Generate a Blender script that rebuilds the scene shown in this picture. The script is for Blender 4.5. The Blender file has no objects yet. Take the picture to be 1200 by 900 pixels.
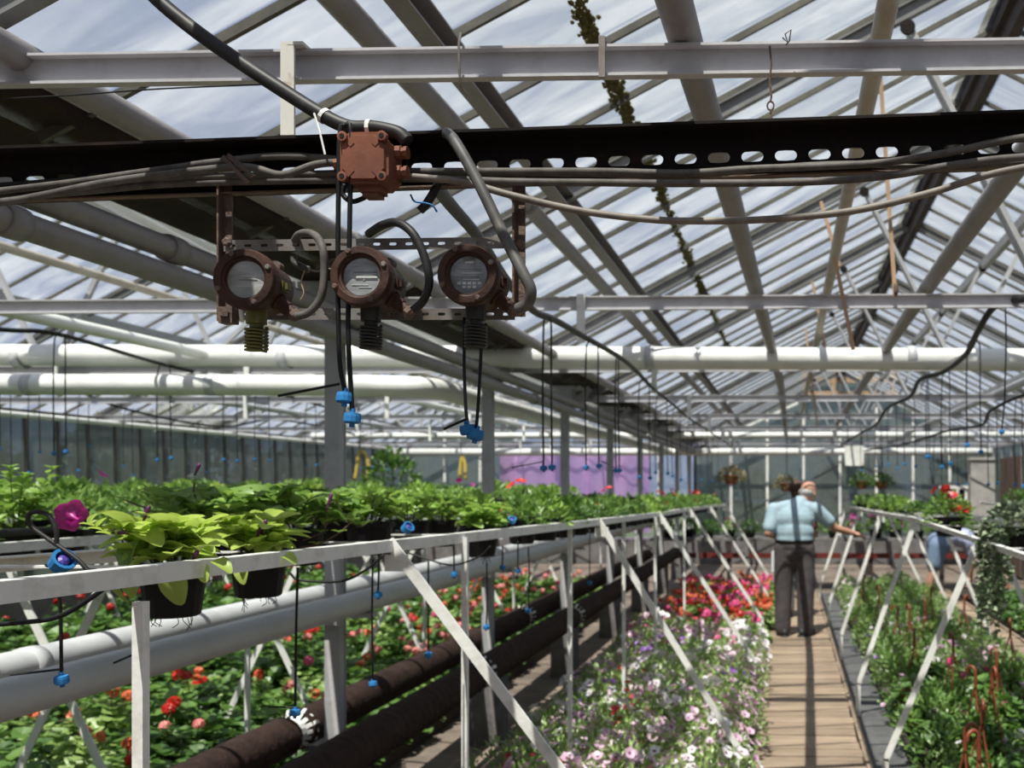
import bpy, bmesh, math, random
from mathutils import Vector, Matrix, Euler, Quaternion
import numpy as np
random.seed(7)
scene = bpy.context.scene
col = scene.collection
# ------------------------------------------------------------------ camera
CAM = Vector((0.0, 0.0, 1.6)); FPX = 1150.0; YAW = math.radians(2.0)
VPX, VPY = 922.0, 568.0
PCX = VPX - FPX * math.tan(YAW)
cd = bpy.data.cameras.new('camera'); cam = bpy.data.objects.new('camera', cd); col.objects.link(cam)
cam.location = CAM; cam.rotation_euler = (math.pi / 2, 0, YAW)
cd.sensor_fit = 'HORIZONTAL'; cd.sensor_width = 36; cd.lens = FPX / 1200 * 36
cd.shift_x = -(PCX - 600) / 1200; cd.shift_y = (VPY - 450) / 1200
cd.clip_start = 0.05; cd.clip_end = 300
cd.dof.use_dof = True; cd.dof.focus_distance = 1.5; cd.dof.aperture_fstop = 6.4
scene.camera = cam
# ------------------------------------------------------------------ world, sun, exposure
w = bpy.data.worlds.new('sky'); scene.world = w; w.use_nodes = True
nt = w.node_tree; nt.nodes.clear()
def wn(t): return nt.nodes.new(t)
out = wn('ShaderNodeOutputWorld'); bg = wn('ShaderNodeBackground')
tc = wn('ShaderNodeTexCoord'); nz = wn('ShaderNodeTexNoise'); rp = wn('ShaderNodeValToRGB')
nz.inputs['Scale'].default_value = 1.5; nz.inputs['Detail'].default_value = 4; nz.inputs['Roughness'].default_value = .55
rp.color_ramp.elements[0].position = .32; rp.color_ramp.elements[0].color = (.36, .48, .88, 1)
rp.color_ramp.elements[1].position = .68; rp.color_ramp.elements[1].color = (.70, .79, 1.0, 1)
nt.links.new(tc.outputs['Generated'], nz.inputs['Vector']); nt.links.new(nz.outputs['Fac'], rp.inputs['Fac'])
nt.links.new(rp.outputs['Color'], bg.inputs['Color']); nt.links.new(bg.outputs[0], out.inputs[0])
bg.inputs['Strength'].default_value = .54
sl = bpy.data.lights.new('sun', 'SUN'); sun = bpy.data.objects.new('sun', sl); col.objects.link(sun)
sl.energy = 9.6; sl.angle = math.radians(.35); sl.color = (1, .94, .83)
sun.rotation_euler = Vector((.10, .40, -.91)).to_track_quat('-Z', 'Y').to_euler()
sun.location = (0, -8, 20)
vs = scene.view_settings
vs.view_transform = 'Standard'; vs.look = 'None'; vs.gamma = 1; vs.use_curve_mapping = False; vs.exposure = 0.0
try:
    scene.cycles.transparent_max_bounces = 16; scene.cycles.max_bounces = 7; scene.cycles.use_denoising = True
    scene.cycles.caustics_reflective = False; scene.cycles.caustics_refractive = False
    scene.cycles.sample_clamp_indirect = 6
except Exception: pass

def P(px, py, Y):
    """world point on the plane y=Y seen at photo pixel (px, py)"""
    u = (px - PCX) / FPX; v = (VPY - py) / FPX
    d = Vector((-math.sin(YAW) + u * math.cos(YAW), math.cos(YAW) + u * math.sin(YAW), v))
    return CAM + d * (Y / d.y)
def PXX(px, X):
    """depth Y at which the plane x=X is seen at photo column px"""
    u = (px - PCX) / FPX
    dx = -math.sin(YAW) + u * math.cos(YAW); dy = math.cos(YAW) + u * math.sin(YAW)
    return X / dx * dy
# ------------------------------------------------------------------ materials
MATS = {}
def mat(name, c, rough=.6, metal=0, c2=None, scale=8, stretch=(1, 1, 1), bump=0, bscale=40, vary=0, lo=.4, hi=.65, spec=.5, detail=5, coat=0):
    if name in MATS: return MATS[name]
    m = bpy.data.materials.new(name); m.use_nodes = True; n = m.node_tree; L = n.links
    b = n.nodes['Principled BSDF']; b.inputs['Roughness'].default_value = rough; b.inputs['Metallic'].default_value = metal
    b.inputs['Specular IOR Level'].default_value = spec
    if coat: b.inputs['Coat Weight'].default_value = coat
    b.inputs['Base Color'].default_value = (*c, 1)
    src = None
    if c2 or bump:
        t = n.nodes.new('ShaderNodeTexCoord'); mp = n.nodes.new('ShaderNodeMapping'); mp.inputs['Scale'].default_value = stretch
        L.new(t.outputs['Object'], mp.inputs['Vector'])
    if c2:
        z = n.nodes.new('ShaderNodeTexNoise'); z.inputs['Scale'].default_value = scale; z.inputs['Detail'].default_value = detail
        z.inputs['Roughness'].default_value = .65
        r = n.nodes.new('ShaderNodeValToRGB'); r.color_ramp.elements[0].position = lo; r.color_ramp.elements[1].position = hi
        r.color_ramp.elements[0].color = (*c, 1); r.color_ramp.elements[1].color = (*c2, 1)
        L.new(mp.outputs[0], z.inputs['Vector']); L.new(z.outputs['Fac'], r.inputs['Fac']); src = r.outputs['Color']
    if vary:
        oi = n.nodes.new('ShaderNodeObjectInfo'); hs = n.nodes.new('ShaderNodeHueSaturation'); mr = n.nodes.new('ShaderNodeMapRange')
        mr.inputs['To Min'].default_value = 1 - vary; mr.inputs['To Max'].default_value = 1 + vary
        L.new(oi.outputs['Random'], mr.inputs['Value']); L.new(mr.outputs[0], hs.inputs['Value'])
        if src: L.new(src, hs.inputs['Color'])
        else: hs.inputs['Color'].default_value = (*c, 1)
        src = hs.outputs['Color']
    if src: L.new(src, b.inputs['Base Color'])
    if bump:
        z2 = n.nodes.new('ShaderNodeTexNoise'); z2.inputs['Scale'].default_value = bscale; z2.inputs['Detail'].default_value = 4
        bp = n.nodes.new('ShaderNodeBump'); bp.inputs['Strength'].default_value = bump; bp.inputs['Distance'].default_value = .01
        L.new(mp.outputs[0], z2.inputs['Vector']); L.new(z2.outputs['Fac'], bp.inputs['Height']); L.new(bp.outputs[0], b.inputs['Normal'])
    MATS[name] = m; return m
def leafmat(name, c, c2, trans=.45, gloss=.06):
    if name in MATS: return MATS[name]
    m = bpy.data.materials.new(name); m.use_nodes = True; n = m.node_tree; L = n.links; n.nodes.clear()
    o = n.nodes.new('ShaderNodeOutputMaterial'); d = n.nodes.new('ShaderNodeBsdfDiffuse'); t = n.nodes.new('ShaderNodeBsdfTranslucent')
    g = n.nodes.new('ShaderNodeBsdfGlossy'); g.inputs['Roughness'].default_value = .42
    mx = n.nodes.new('ShaderNodeMixShader'); mx.inputs[0].default_value = trans; m2 = n.nodes.new('ShaderNodeMixShader'); m2.inputs[0].default_value = gloss
    geo = n.nodes.new('ShaderNodeNewGeometry'); oi = n.nodes.new('ShaderNodeObjectInfo')
    ad = n.nodes.new('ShaderNodeMath'); ad.operation = 'MULTIPLY_ADD'; ad.inputs[1].default_value = .6
    ml = n.nodes.new('ShaderNodeMath'); ml.operation = 'MULTIPLY'; ml.inputs[1].default_value = .4
    L.new(oi.outputs['Random'], ml.inputs[0]); L.new(geo.outputs['Random Per Island'], ad.inputs[0]); L.new(ml.outputs[0], ad.inputs[2])
    r = n.nodes.new('ShaderNodeValToRGB'); r.color_ramp.elements[0].color = (*c, 1); r.color_ramp.elements[1].color = (*c2, 1)
    L.new(ad.outputs[0], r.inputs['Fac'])
    for k in (d, t): L.new(r.outputs['Color'], k.inputs['Color'])
    L.new(d.outputs[0], mx.inputs[1]); L.new(t.outputs[0], mx.inputs[2]); L.new(mx.outputs[0], m2.inputs[1]); L.new(g.outputs[0], m2.inputs[2])
    L.new(m2.outputs[0], o.inputs['Surface']); MATS[name] = m; return m
def glassmat(name, tint, film, amount, dirt, streak=(1, 1, 1), scale=3.0):
    """dusty horticultural glass: clear pane with a translucent whitish film, streaks and speckles"""
    m = bpy.data.materials.new(name); m.use_nodes = True; n = m.node_tree; L = n.links; n.nodes.clear()
    o = n.nodes.new('ShaderNodeOutputMaterial'); tr = n.nodes.new('ShaderNodeBsdfTransparent'); tr.inputs['Color'].default_value = (*tint, 1)
    tl = n.nodes.new('ShaderNodeBsdfTranslucent'); df = n.nodes.new('ShaderNodeBsdfDiffuse'); gl = n.nodes.new('ShaderNodeBsdfGlossy'); gl.inputs['Roughness'].default_value = .08
    t = n.nodes.new('ShaderNodeTexCoord'); mp = n.nodes.new('ShaderNodeMapping'); mp.inputs['Scale'].default_value = streak
    oi = n.nodes.new('ShaderNodeObjectInfo'); va = n.nodes.new('ShaderNodeVectorMath'); va.operation = 'MULTIPLY_ADD'
    va.inputs[1].default_value = (37, 23, 11); cmb = n.nodes.new('ShaderNodeCombineXYZ')
    for k in range(3): L.new(oi.outputs['Random'], cmb.inputs[k])
    L.new(cmb.outputs[0], va.inputs[0]); L.new(t.outputs['Object'], mp.inputs['Vector']); L.new(mp.outputs[0], va.inputs[2])
    z = n.nodes.new('ShaderNodeTexNoise'); z.inputs['Scale'].default_value = scale; z.inputs['Detail'].default_value = 7; z.inputs['Roughness'].default_value = .6
    z.inputs['Distortion'].default_value = .6
    L.new(va.outputs[0], z.inputs['Vector'])
    mr = n.nodes.new('ShaderNodeMapRange'); mr.inputs['From Min'].default_value = .38; mr.inputs['From Max'].default_value = .72
    mr.inputs['To Min'].default_value = amount; mr.inputs['To Max'].default_value = dirt
    L.new(z.outputs['Fac'], mr.inputs['Value'])
    tl.inputs['Color'].default_value = (*film, 1); df.inputs['Color'].default_value = (*film, 1)
    mxd = n.nodes.new('ShaderNodeMixShader'); mxd.inputs[0].default_value = .3; L.new(tl.outputs[0], mxd.inputs[1]); L.new(df.outputs[0], mxd.inputs[2])
    mx = n.nodes.new('ShaderNodeMixShader'); L.new(mr.outputs[0], mx.inputs[0]); L.new(tr.outputs[0], mx.inputs[1]); L.new(mxd.outputs[0], mx.inputs[2])
    m2 = n.nodes.new('ShaderNodeMixShader'); m2.inputs[0].default_value = .03; L.new(mx.outputs[0], m2.inputs[1]); L.new(gl.outputs[0], m2.inputs[2])
    L.new(m2.outputs[0], o.inputs['Surface']); MATS[name] = m; return m

M_white = mat('white_paint', (.82, .81, .79), .5, c2=(.58, .56, .52), scale=14, bump=.15, lo=.5, hi=.75)
M_greyp = mat('grey_paint', (.40, .40, .42), .5, c2=(.31, .30, .30), scale=9, bump=.1, lo=.45, hi=.75)
M_beam = mat('beam_paint', (.50, .49, .52), .5, c2=(.36, .34, .35), scale=10, bump=.12, lo=.5, hi=.8)
M_pipe = mat('pipe_grey', (.25, .232, .238), .5, c2=(.18, .162, .165), scale=6, bump=.1, lo=.45, hi=.8)
M_pipel = mat('pipe_light', (.52, .53, .55), .42, c2=(.42, .42, .43), scale=4, bump=.05, lo=.45, hi=.8)
M_pipew = mat('pipe_white', (.80, .80, .78), .4, c2=(.70, .69, .66), scale=4, lo=.45, hi=.8)
M_beige = mat('pipe_beige', (.46, .41, .34), .5, c2=(.36, .31, .25), scale=7)
M_wood = mat('raw_wood', (.50, .33, .20), .75, c2=(.36, .23, .14), scale=6, stretch=(6, 6, 1))
M_darkw = mat('dark_wood', (.055, .035, .028), .8, c2=(.03, .02, .018), scale=6)
M_gutter = mat('gutter_brown', (.032, .019, .015), .85, spec=.2, c2=(.018, .011, .009), scale=5, bump=.2)
M_dark = mat('black_iron', (.010, .007, .007), .7, spec=.15, c2=(.035, .017, .013), scale=16, lo=.55, hi=.8, bump=.2)
M_rust = mat('rusty_iron', (.14, .085, .062), .7, c2=(.07, .045, .04), scale=22, bump=.4, bscale=90)
M_galv = mat('galvanised', (.27, .25, .24), .5, .55, c2=(.17, .14, .12), scale=20)
M_box = mat('red_oxide', (.23, .078, .045), .65, spec=.3, c2=(.14, .05, .032), scale=9, bump=.15)
M_gauge = mat('brown_casting', (.060, .026, .018), .6, spec=.25, c2=(.032, .015, .012), scale=12, bump=.2, bscale=70)
M_cable = mat('cable_grey', (.12, .108, .10), .65, spec=.3, c2=(.065, .058, .055), scale=30)
M_cabled = mat('cable_dark', (.022, .020, .022), .5, spec=.3, c2=(.09, .085, .08), scale=20, lo=.55, hi=.8)
M_black = mat('black_rubber', (.008, .008, .010), .5, spec=.3)
M_pot = mat('black_pot', (.007, .006, .008), .5, spec=.25)
M_blue = mat('blue_plastic', (.03, .18, .44), .5, spec=.2, vary=.15)
M_conc = mat('concrete', (.20, .155, .125), .9, c2=(.12, .095, .08), scale=3, bump=.3, bscale=30)
M_conc2 = mat('grey_concrete', (.17, .16, .16), .9, c2=(.11, .10, .10), scale=5, bump=.3)
M_board = mat('path_board', (.33, .245, .175), .8, c2=(.22, .16, .115), scale=5, stretch=(1, 8, 1), vary=.16, bump=.2)
M_soil = mat('soil', (.045, .033, .026), .95, c2=(.025, .02, .016), scale=20, bump=.6)
M_felt = mat('grey_matting', (.10, .10, .105), .85, c2=(.07, .07, .072), scale=10)
M_bpipe = mat('brown_sleeve', (.038, .021, .017), .8, spec=.2, c2=(.022, .012, .010), scale=14, bump=.5, bscale=60)
M_yellow = mat('yellow_hose', (.62, .45, .10), .5)
M_bar = mat('glazing_bar', (.055, .052, .045), .6, c2=(.12, .11, .08), scale=7)
M_rafter = mat('rafter_grey', (.20, .20, .205), .5, c2=(.14, .135, .13), scale=6)
M_moss = leafmat('moss', (.08, .075, .03), (.27, .24, .12), .45, 0)
M_glass = glassmat('roof_glass', (.93, .955, .96), (.86, .88, .86), .05, .24, (.6, 2.2, 1), 2.2)
M_wglass = glassmat('wall_glass', (.62, .68, .65), (.42, .45, .42), .35, .75, (1, 1, .35), 3.0)
M_purple = glassmat('purple_sheet', (.8, .5, .95), (.92, .60, .98), .6, .95, (1, 1, .3), 2.0)
M_leaf = leafmat('leaf_mid', (.12, .25, .05), (.30, .46, .11))
M_leafd = leafmat('leaf_dark', (.045, .12, .022), (.16, .30, .05), .38)
M_lime = leafmat('leaf_lime', (.34, .50, .06), (.62, .75, .17), .5)
M_leafb = leafmat('leaf_bright', (.20, .37, .06), (.42, .60, .13))
M_leafbed = leafmat('leaf_bed', (.19, .34, .08), (.46, .60, .20))
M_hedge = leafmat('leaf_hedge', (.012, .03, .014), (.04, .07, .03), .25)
M_varieg = leafmat('leaf_variegated', (.10, .17, .07), (.52, .58, .40), .4)
M_dry = leafmat('leaf_dry', (.16, .15, .06), (.34, .28, .14), .4)
M_stem = mat('stem', (.12, .13, .05), .7)
M_stemb = mat('stem_brown', (.13, .08, .05), .7)
M_mag = leafmat('petal_magenta', (.42, .01, .22), (.55, .03, .32), .35)
M_dpur = leafmat('petal_purple', (.10, .01, .09), (.20, .02, .17), .3)
M_pink = leafmat('petal_pink', (.74, .44, .62), (.88, .68, .80), .35)
M_whitep = leafmat('petal_white', (.82, .76, .80), (.9, .88, .9), .3)
M_hot = leafmat('petal_hotpink', (.78, .06, .26), (.90, .16, .42), .35)
M_red = leafmat('petal_red', (.62, .015, .015), (.80, .05, .03), .35)
M_orange = leafmat('petal_orange', (.86, .16, .05), (.95, .30, .16), .35)
M_coral = leafmat('petal_coral', (.90, .28, .27), (.95, .42, .40), .35)
M_violet = leafmat('petal_violet', (.28, .10, .55), (.45, .22, .70), .35)
M_throat = mat('petal_throat', (.22, .03, .14), .7)
M_terra = mat('terracotta_plastic', (.24, .055, .022), .45, c2=(.16, .035, .018), scale=6, vary=.2)
M_root = mat('root', (.03, .02, .015), .9)
# ------------------------------------------------------------------ mesh builder
class MB:
    def __init__(s): s.v = []; s.f = []; s.mi = []; s.cur = 0
    def add(s, vs, fs):
        o = len(s.v); s.v.extend(tuple(p) for p in vs); s.f.extend(tuple(i + o for i in f) for f in fs); s.mi.extend([s.cur] * len(fs))
    def box(s, c, size, R=None):
        hx, hy, hz = size[0] / 2, size[1] / 2, size[2] / 2; c = Vector(c)
        vs = [Vector((x, y, z)) for x in (-hx, hx) for y in (-hy, hy) for z in (-hz, hz)]
        if R is not None: vs = [R @ p for p in vs]
        s.add([c + p for p in vs], [(0, 1, 3, 2), (4, 6, 7, 5), (0, 4, 5, 1), (2, 3, 7, 6), (0, 2, 6, 4), (1, 5, 7, 3)])
    def bar(s, a, b, wx, wy, up=(0, 0, 1)):
        """rectangular bar from a to b; wx across, wy along 'up'"""
        a = Vector(a); b = Vector(b); d = (b - a).normalized(); u = Vector(up)
        x = d.cross(u)
        if x.length < 1e-4: x = d.cross(Vector((0, 1, 0)))
        x.normalize(); y = x.cross(d).normalized(); R = Matrix((x, y, d)).transposed()
        s.box((a + b) / 2, (wx, wy, (b - a).length), R)
    def tube(s, pts, r, n=10, cap=True):
        pts = [Vector(p) for p in pts]; rs = r if isinstance(r, (list, tuple)) else [r] * len(pts); m = len(pts)
        T = []
        for i in range(m):
            t = pts[min(i + 1, m - 1)] - pts[max(i - 1, 0)]; T.append(t.normalized() if t.length > 1e-9 else Vector((0, 0, 1)))
        a = Vector((0, 0, 1)) if abs(T[0].z) < .9 else Vector((1, 0, 0))
        u = T[0].cross(a).normalized(); vs = []
        for i in range(m):
            u = (u - T[i] * u.dot(T[i]));
            if u.length < 1e-6: u = T[i].orthogonal()
            u.normalize(); w_ = T[i].cross(u)
            for k in range(n):
                an = 2 * math.pi * k / n; vs.append(pts[i] + (u * math.cos(an) + w_ * math.sin(an)) * rs[i])
        fs = [(i * n + k, i * n + (k + 1) % n, (i + 1) * n + (k + 1) % n, (i + 1) * n + k) for i in range(m - 1) for k in range(n)]
        if cap: fs.append(tuple(range(n - 1, -1, -1))); fs.append(tuple((m - 1) * n + k for k in range(n)))
        s.add(vs, fs)
    def lathe(s, prof, o=(0, 0, 0), axis=(0, 0, 1), n=24, cap=True):
        """prof = [(r, h)] turned about axis through o"""
        ax = Vector(axis).normalized(); o = Vector(o); u = ax.orthogonal().normalized(); w_ = ax.cross(u); vs = []
        for r, h in prof:
            for k in range(n):
                an = 2 * math.pi * k / n; vs.append(o + ax * h + (u * math.cos(an) + w_ * math.sin(an)) * r)
        m = len(prof)
        fs = [(i * n + k, i * n + (k + 1) % n, (i + 1) * n + (k + 1) % n, (i + 1) * n + k) for i in range(m - 1) for k in range(n)]
        if cap:
            fs.append(tuple(range(n - 1, -1, -1))); fs.append(tuple((m - 1) * n + k for k in range(n)))
        s.add(vs, fs)
    def ball(s, c, r, n=10, sc=(1, 1, 1)):
        vs = []; fs = []; c = Vector(c); m = max(4, n // 2 + 1)
        for i in range(m + 1):
            th = math.pi * i / m
            for k in range(n):
                an = 2 * math.pi * k / n
                vs.append(c + Vector((math.sin(th) * math.cos(an) * sc[0], math.sin(th) * math.sin(an) * sc[1], math.cos(th) * sc[2])) * r)
        fs = [(i * n + k, (i + 1) * n + k, (i + 1) * n + (k + 1) % n, i * n + (k + 1) % n) for i in range(m) for k in range(n)]
        s.add(vs, fs)
    def mesh(s, name, mats, smooth=False):
        me = bpy.data.meshes.new(name); me.from_pydata(s.v, [], s.f)
        for m_ in (mats if isinstance(mats, (list, tuple)) else [mats]): me.materials.append(m_)
        if any(s.mi): me.polygons.foreach_set('material_index', s.mi)
        if smooth: me.polygons.foreach_set('use_smooth', [True] * len(s.f))
        me.update(); return me
    def build(s, name, m, parent=None, smooth=False, origin=None):
        """one mesh object; coordinates given in world space are stored relative to the parent / origin"""
        o0 = Vector(origin) if origin is not None else (parent_world(parent) if parent else Vector((0, 0, 0)))
        if o0.length: s.v = [(p[0] - o0.x, p[1] - o0.y, p[2] - o0.z) for p in s.v]
        ob = bpy.data.objects.new(name, s.mesh(name, m, smooth)); col.objects.link(ob)
        if parent:
            ob.parent = parent
            if origin is not None: ob.location = o0 - parent_world(parent)
        else: ob.location = o0
        return ob
WPOS = {}
def parent_world(o):
    p = Vector(o.location); q = o.parent
    while q: p = p + Vector(q.location); q = q.parent
    return p
def tag(o, label, cat, group=None, kind=None):
    o['label'] = label; o['category'] = cat
    if group: o['group'] = group
    if kind: o['kind'] = kind
    return o
def thing(name, label, cat, loc=(0, 0, 0), group=None, kind=None):
    o = bpy.data.objects.new(name, None); o.empty_display_size = .05; col.objects.link(o); o.location = loc
    return tag(o, label, cat, group, kind)
def link(name, me, parent=None, loc=(0, 0, 0), rot=(0, 0, 0), sc=1):
    o = bpy.data.objects.new(name, me); col.objects.link(o); o.location = loc; o.rotation_euler = rot
    o.scale = (sc, sc, sc) if not isinstance(sc, (tuple, list)) else sc
    if parent: o.parent = parent
    return o
def copy_tree(o, parent=None):
    c = o.copy(); col.objects.link(c); c.parent = parent
    for ch in list(o.children): copy_tree(ch, c)
    return c
def spline(pts, n=8):
    pts = [Vector(p) for p in pts]; q = [2 * pts[0] - pts[1]] + pts + [2 * pts[-1] - pts[-2]]; r = []
    for i in range(1, len(q) - 2):
        a, b, c, d = q[i - 1:i + 3]
        for k in range(n):
            t = k / n; r.append(.5 * ((2 * b) + (c - a) * t + (2 * a - 5 * b + 4 * c - d) * t * t + (3 * b - a - 3 * c + d) * t ** 3))
    r.append(pts[-1]); return r
R = random.Random(3)
# ================================================================== STRUCTURE
XG, ZE, SL = -1.93, 2.39, .52          # valley gutter line, eave height, roof pitch
XR, ZR = 1.113, 2.39 + .52 * (1.113 + 1.93)
XE = XR + (XR - XG)                     # right eave
XL = XG - 2 * (XR - XG); XRL = XG - (XR - XG)
Y0, Y1 = -7.35, 20.6
BY = [1.85 + 2.3 * k for k in range(-3, 9)]
b = MB(); b.box((-2, 6.6, -.11), (13.5, 29, .1)); tag(b.build('floor', M_conc), 'brown concrete floor under the flower beds and pipes', 'floor', kind='structure')
b = MB(); b.box((-2, 12, -.28), (160, 160, .2)); tag(b.build('ground', mat('grass_ground', (.05, .09, .03), .9, c2=(.09, .10, .05), scale=.6)), 'green ground outside the greenhouse walls', 'ground', kind='structure')

def roof(name, label, xa, za, xb, zb, laps, n0=Y0, n1=Y1, sides='structure', extra=None):
    """one glazed slope, low edge (xa,za) to high edge (xb,zb)"""
    root = thing(name, label, 'roof', (0, 0, 0), kind='structure')
    d = Vector((xb - xa, 0, zb - za)); nrm = Vector((-d.z, 0, d.x)).normalized(); 
    if nrm.z < 0: nrm = -nrm
    pm = []
    for i in range(len(laps) - 1):
        p = Vector((xa, 0, za)) + d * (laps[i] - (.008 if i else 0)) + nrm * (.008 * i); q = Vector((xa, 0, za)) + d * laps[i + 1] + nrm * (.008 * i)
        m_ = MB(); vs = []
        for y in (-.224, .224):
            for pt in (p, q):
                for t in (0, .004): vs.append(pt + nrm * t + Vector((0, y, 0)))
        m_.add(vs, [(0, 2, 3, 1), (4, 5, 7, 6), (0, 1, 5, 4), (2, 6, 7, 3), (0, 4, 6, 2), (1, 3, 7, 5)]); pm.append(m_.mesh('pane', M_glass))
    m_ = MB(); a = Vector((xa, 0, za)) - nrm * .016; c = Vector((xb, 0, zb)) - nrm * .016; m_.bar(a, c, .015, .024, nrm); barm = m_.mesh('glazing_bar', M_bar)
    m_ = MB(); off = nrm * .075
    m_.bar(a - off * .25, c - off * .25, .040, .006, nrm); m_.bar(a - off * .62, c - off * .62, .008, .06, nrm); m_.bar(a - off, c - off, .040, .006, nrm)
    rafm = m_.mesh('rafter', M_rafter)
    k = 0; y = 1.85 - .46 * 20
    while y < n1 - .1:
        if y > n0:
            link('rafter' if k % 5 == 0 else 'glazing_bar', rafm if k % 5 == 0 else barm, root, (0, y, 0))
            if k % 5 == 0: link('glazing_bar', barm, root, (0, y, 0))
            for me in pm: link('pane', me, root, (0, y + .23, 0))
        y += .46; k += 1
    return root, d, nrm
rA, dA, nA = roof('roof_slope', 'dusty glass roof slope rising from the valley gutter to the dark ridge', XG + .12, ZE + .06, XR - .05, ZR - .02, [0, .41, 1])
rB, dB, nB = roof('roof_slope', 'glass roof slope beyond the dark ridge falling to the outer eave', XE, ZE, XR + .05, ZR - .02, [0, .5, 1])
rC, dC, nC = roof('roof_slope', 'neighbouring glass roof slope rising away from the valley gutter', XG - .2, ZE + .06, XRL + .04, ZR - .02, [0, .5, 1])
rD, dD, nD = roof('roof_slope', 'far glass roof slope ending above the dark side wall', XL, ZE, XRL - .04, ZR - .02, [0, .5, 1])
# purlins under the slopes
def zroof(x): return ZE + SL * (x - XG)
b = MB(); x = -.96; z = zroof(x) - .10
b.box((x, 6.6, z), (.006, 27.6, .075)); b.box((x + .028, 6.6, z + .035), (.056, 27.6, .006)); b.box((x + .028, 6.6, z - .035), (.056, 27.6, .006)); b.build('purlin', M_pipe, rA)
b = MB(); x = 1.74; z = ZR - SL * (x - XR) - .11; b.box((x, 6.6, z), (.055, 27.6, .075)); b.build('purlin', M_greyp, rB)
b = MB(); x = 2.9; z = ZR - SL * (x - XR) - .11; b.box((x, 6.6, z), (.05, 27.6, .07)); b.build('purlin', M_greyp, rB)
b = MB(); x = -6.4; z = ZE + SL * (x - XL) - .10; b.box((x, 6.6, z), (.05, 27.6, .07)); b.build('purlin', M_greyp, rD)
b = MB(); x = -7.3; z = ZE + SL * (x - XL) - .10; b.box((x, 6.6, z), (.05, 27.6, .07)); b.build('purlin', M_greyp, rD)
# moss along the pane laps
b = MB(); r_ = random.Random(5); y = .5
while y < 12:
    thick = max(.3, .65 + .45 * math.sin(y * 3.1) * math.sin(y * 1.3 + 1) + r_.uniform(-.25, .25)); n_ = int(3 + thick * 5)
    for k in range(n_):
        off = r_.gauss(0, .011 * thick + .004); x = XG + .12 + dA.x * .41 + off; b.ball((x, y + r_.uniform(-.01, .01), ZE + .06 + dA.z * .41 + off * SL - .006), r_.uniform(.006, .012) * (.6 + thick * .5), 5, (1, r_.uniform(.8, 2.2), .7))
    y += .011 + .003 * y / 3
ms = b.build('moss', M_moss, rA); ms['kind'] = 'stuff'
# ridge
b = MB(); b.box((XR, 6.6, ZR - .10), (.055, 27.8, .15)); b.box((XR - .045, 6.6, ZR - .05), (.035, 27.8, .06)); b.box((XR + .045, 6.6, ZR - .05), (.035, 27.8, .06)); b.box((XR, 6.6, ZR + .02), (.2, 27.8, .02))
tag(b.build('ridge_beam', M_darkw), 'dark brown ridge beam running under the roof peak', 'beam', kind='structure')
b = MB(); b.box((XRL, 6.6, ZR - .10), (.055, 27.8, .15)); b.box((XRL, 6.6, ZR + .02), (.2, 27.8, .02))
tag(b.build('ridge_beam', M_darkw), 'dark ridge beam of the neighbouring roof past the gutter', 'beam', kind='structure')
# valley gutter
g = thing('valley_gutter', 'dark brown valley gutter carried on the row of grey posts', 'gutter', (-1.87, 0, 2.48), kind='structure')
b = MB(); b.box((-1.87, 6.6, 2.475), (.34, 27.6, .02)); b.box((-2.05, 6.6, 2.51), (.02, 27.6, .09)); b.box((-1.69, 6.6, 2.51), (.02, 27.6, .09)); b.build('trough', M_gutter, g)
b = MB(); b.box((-1.655, 6.6, 2.50), (.045, 27.6, .012)); b.box((-1.635, 6.6, 2.52), (.012, 27.6, .05)); b.build('edge_strip', M_beam, g)
b = MB(); b.box((-2.09, 6.6, 2.50), (.045, 27.6, .012)); b.box((-2.11, 6.6, 2.53), (.012, 27.6, .06)); b.build('edge_strip', M_beam, g)
# posts
postY = [PXX(393, -1.93), PXX(572, -1.93), PXX(662, -1.93), PXX(715, -1.93), PXX(750, -1.93)]
st = (postY[4] - postY[0]) / 4; postY += [postY[4] + st * k for k in (1, 2, 3)]
postY = [postY[0] - st] + postY
b = MB(); b.box((0, -.028, 1.35), (.066, .006, 2.2)); b.box((0, .028, 1.35), (.066, .006, 2.2)); b.box((0, 0, 1.35), (.056, .052, 2.2)); postm = b.mesh('shaft', M_greyp)
b = MB(); b.box((0, 0, .20), (.20, .22, .52)); b.box((0, 0, .48), (.15, .17, .05)); pedm = b.mesh('pedestal', M_conc2)
b = MB(); b.box((0, 0, 2.44), (.30, .16, .03)); b.bar((0, 0, 2.22), (.22, 0, 2.44), .05, .02, (0, 1, 0)); b.bar((0, 0, 2.22), (-.2, 0, 2.44), .05, .02, (0, 1, 0)); b.box((0, 0, 2.33), (.16, .13, .20)); brm = b.mesh('gutter_bracket', M_greyp)
b = MB(); b.box((.0, 0, 1.045), (.34, .075, .022)); b.box((0, -.05, 1.03), (.12, .02, .05)); shm = b.mesh('pipe_bracket', M_greyp)
ordn = ['nearest the pot trestle corner', 'beside the foremost brown sleeve collar', 'third along the gutter', 'fourth along the gutter', 'fifth along the gutter']
for i, y in enumerate(postY):
    t = thing('post', 'grey steel post in the row under the valley gutter', 'post', (-1.93, y, 0), 'grey gutter posts', 'structure')
    for nm, me in (('shaft', postm), ('pedestal', pedm), ('gutter_bracket', brm), ('pipe_bracket', shm)): link(nm, me, t)
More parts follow.
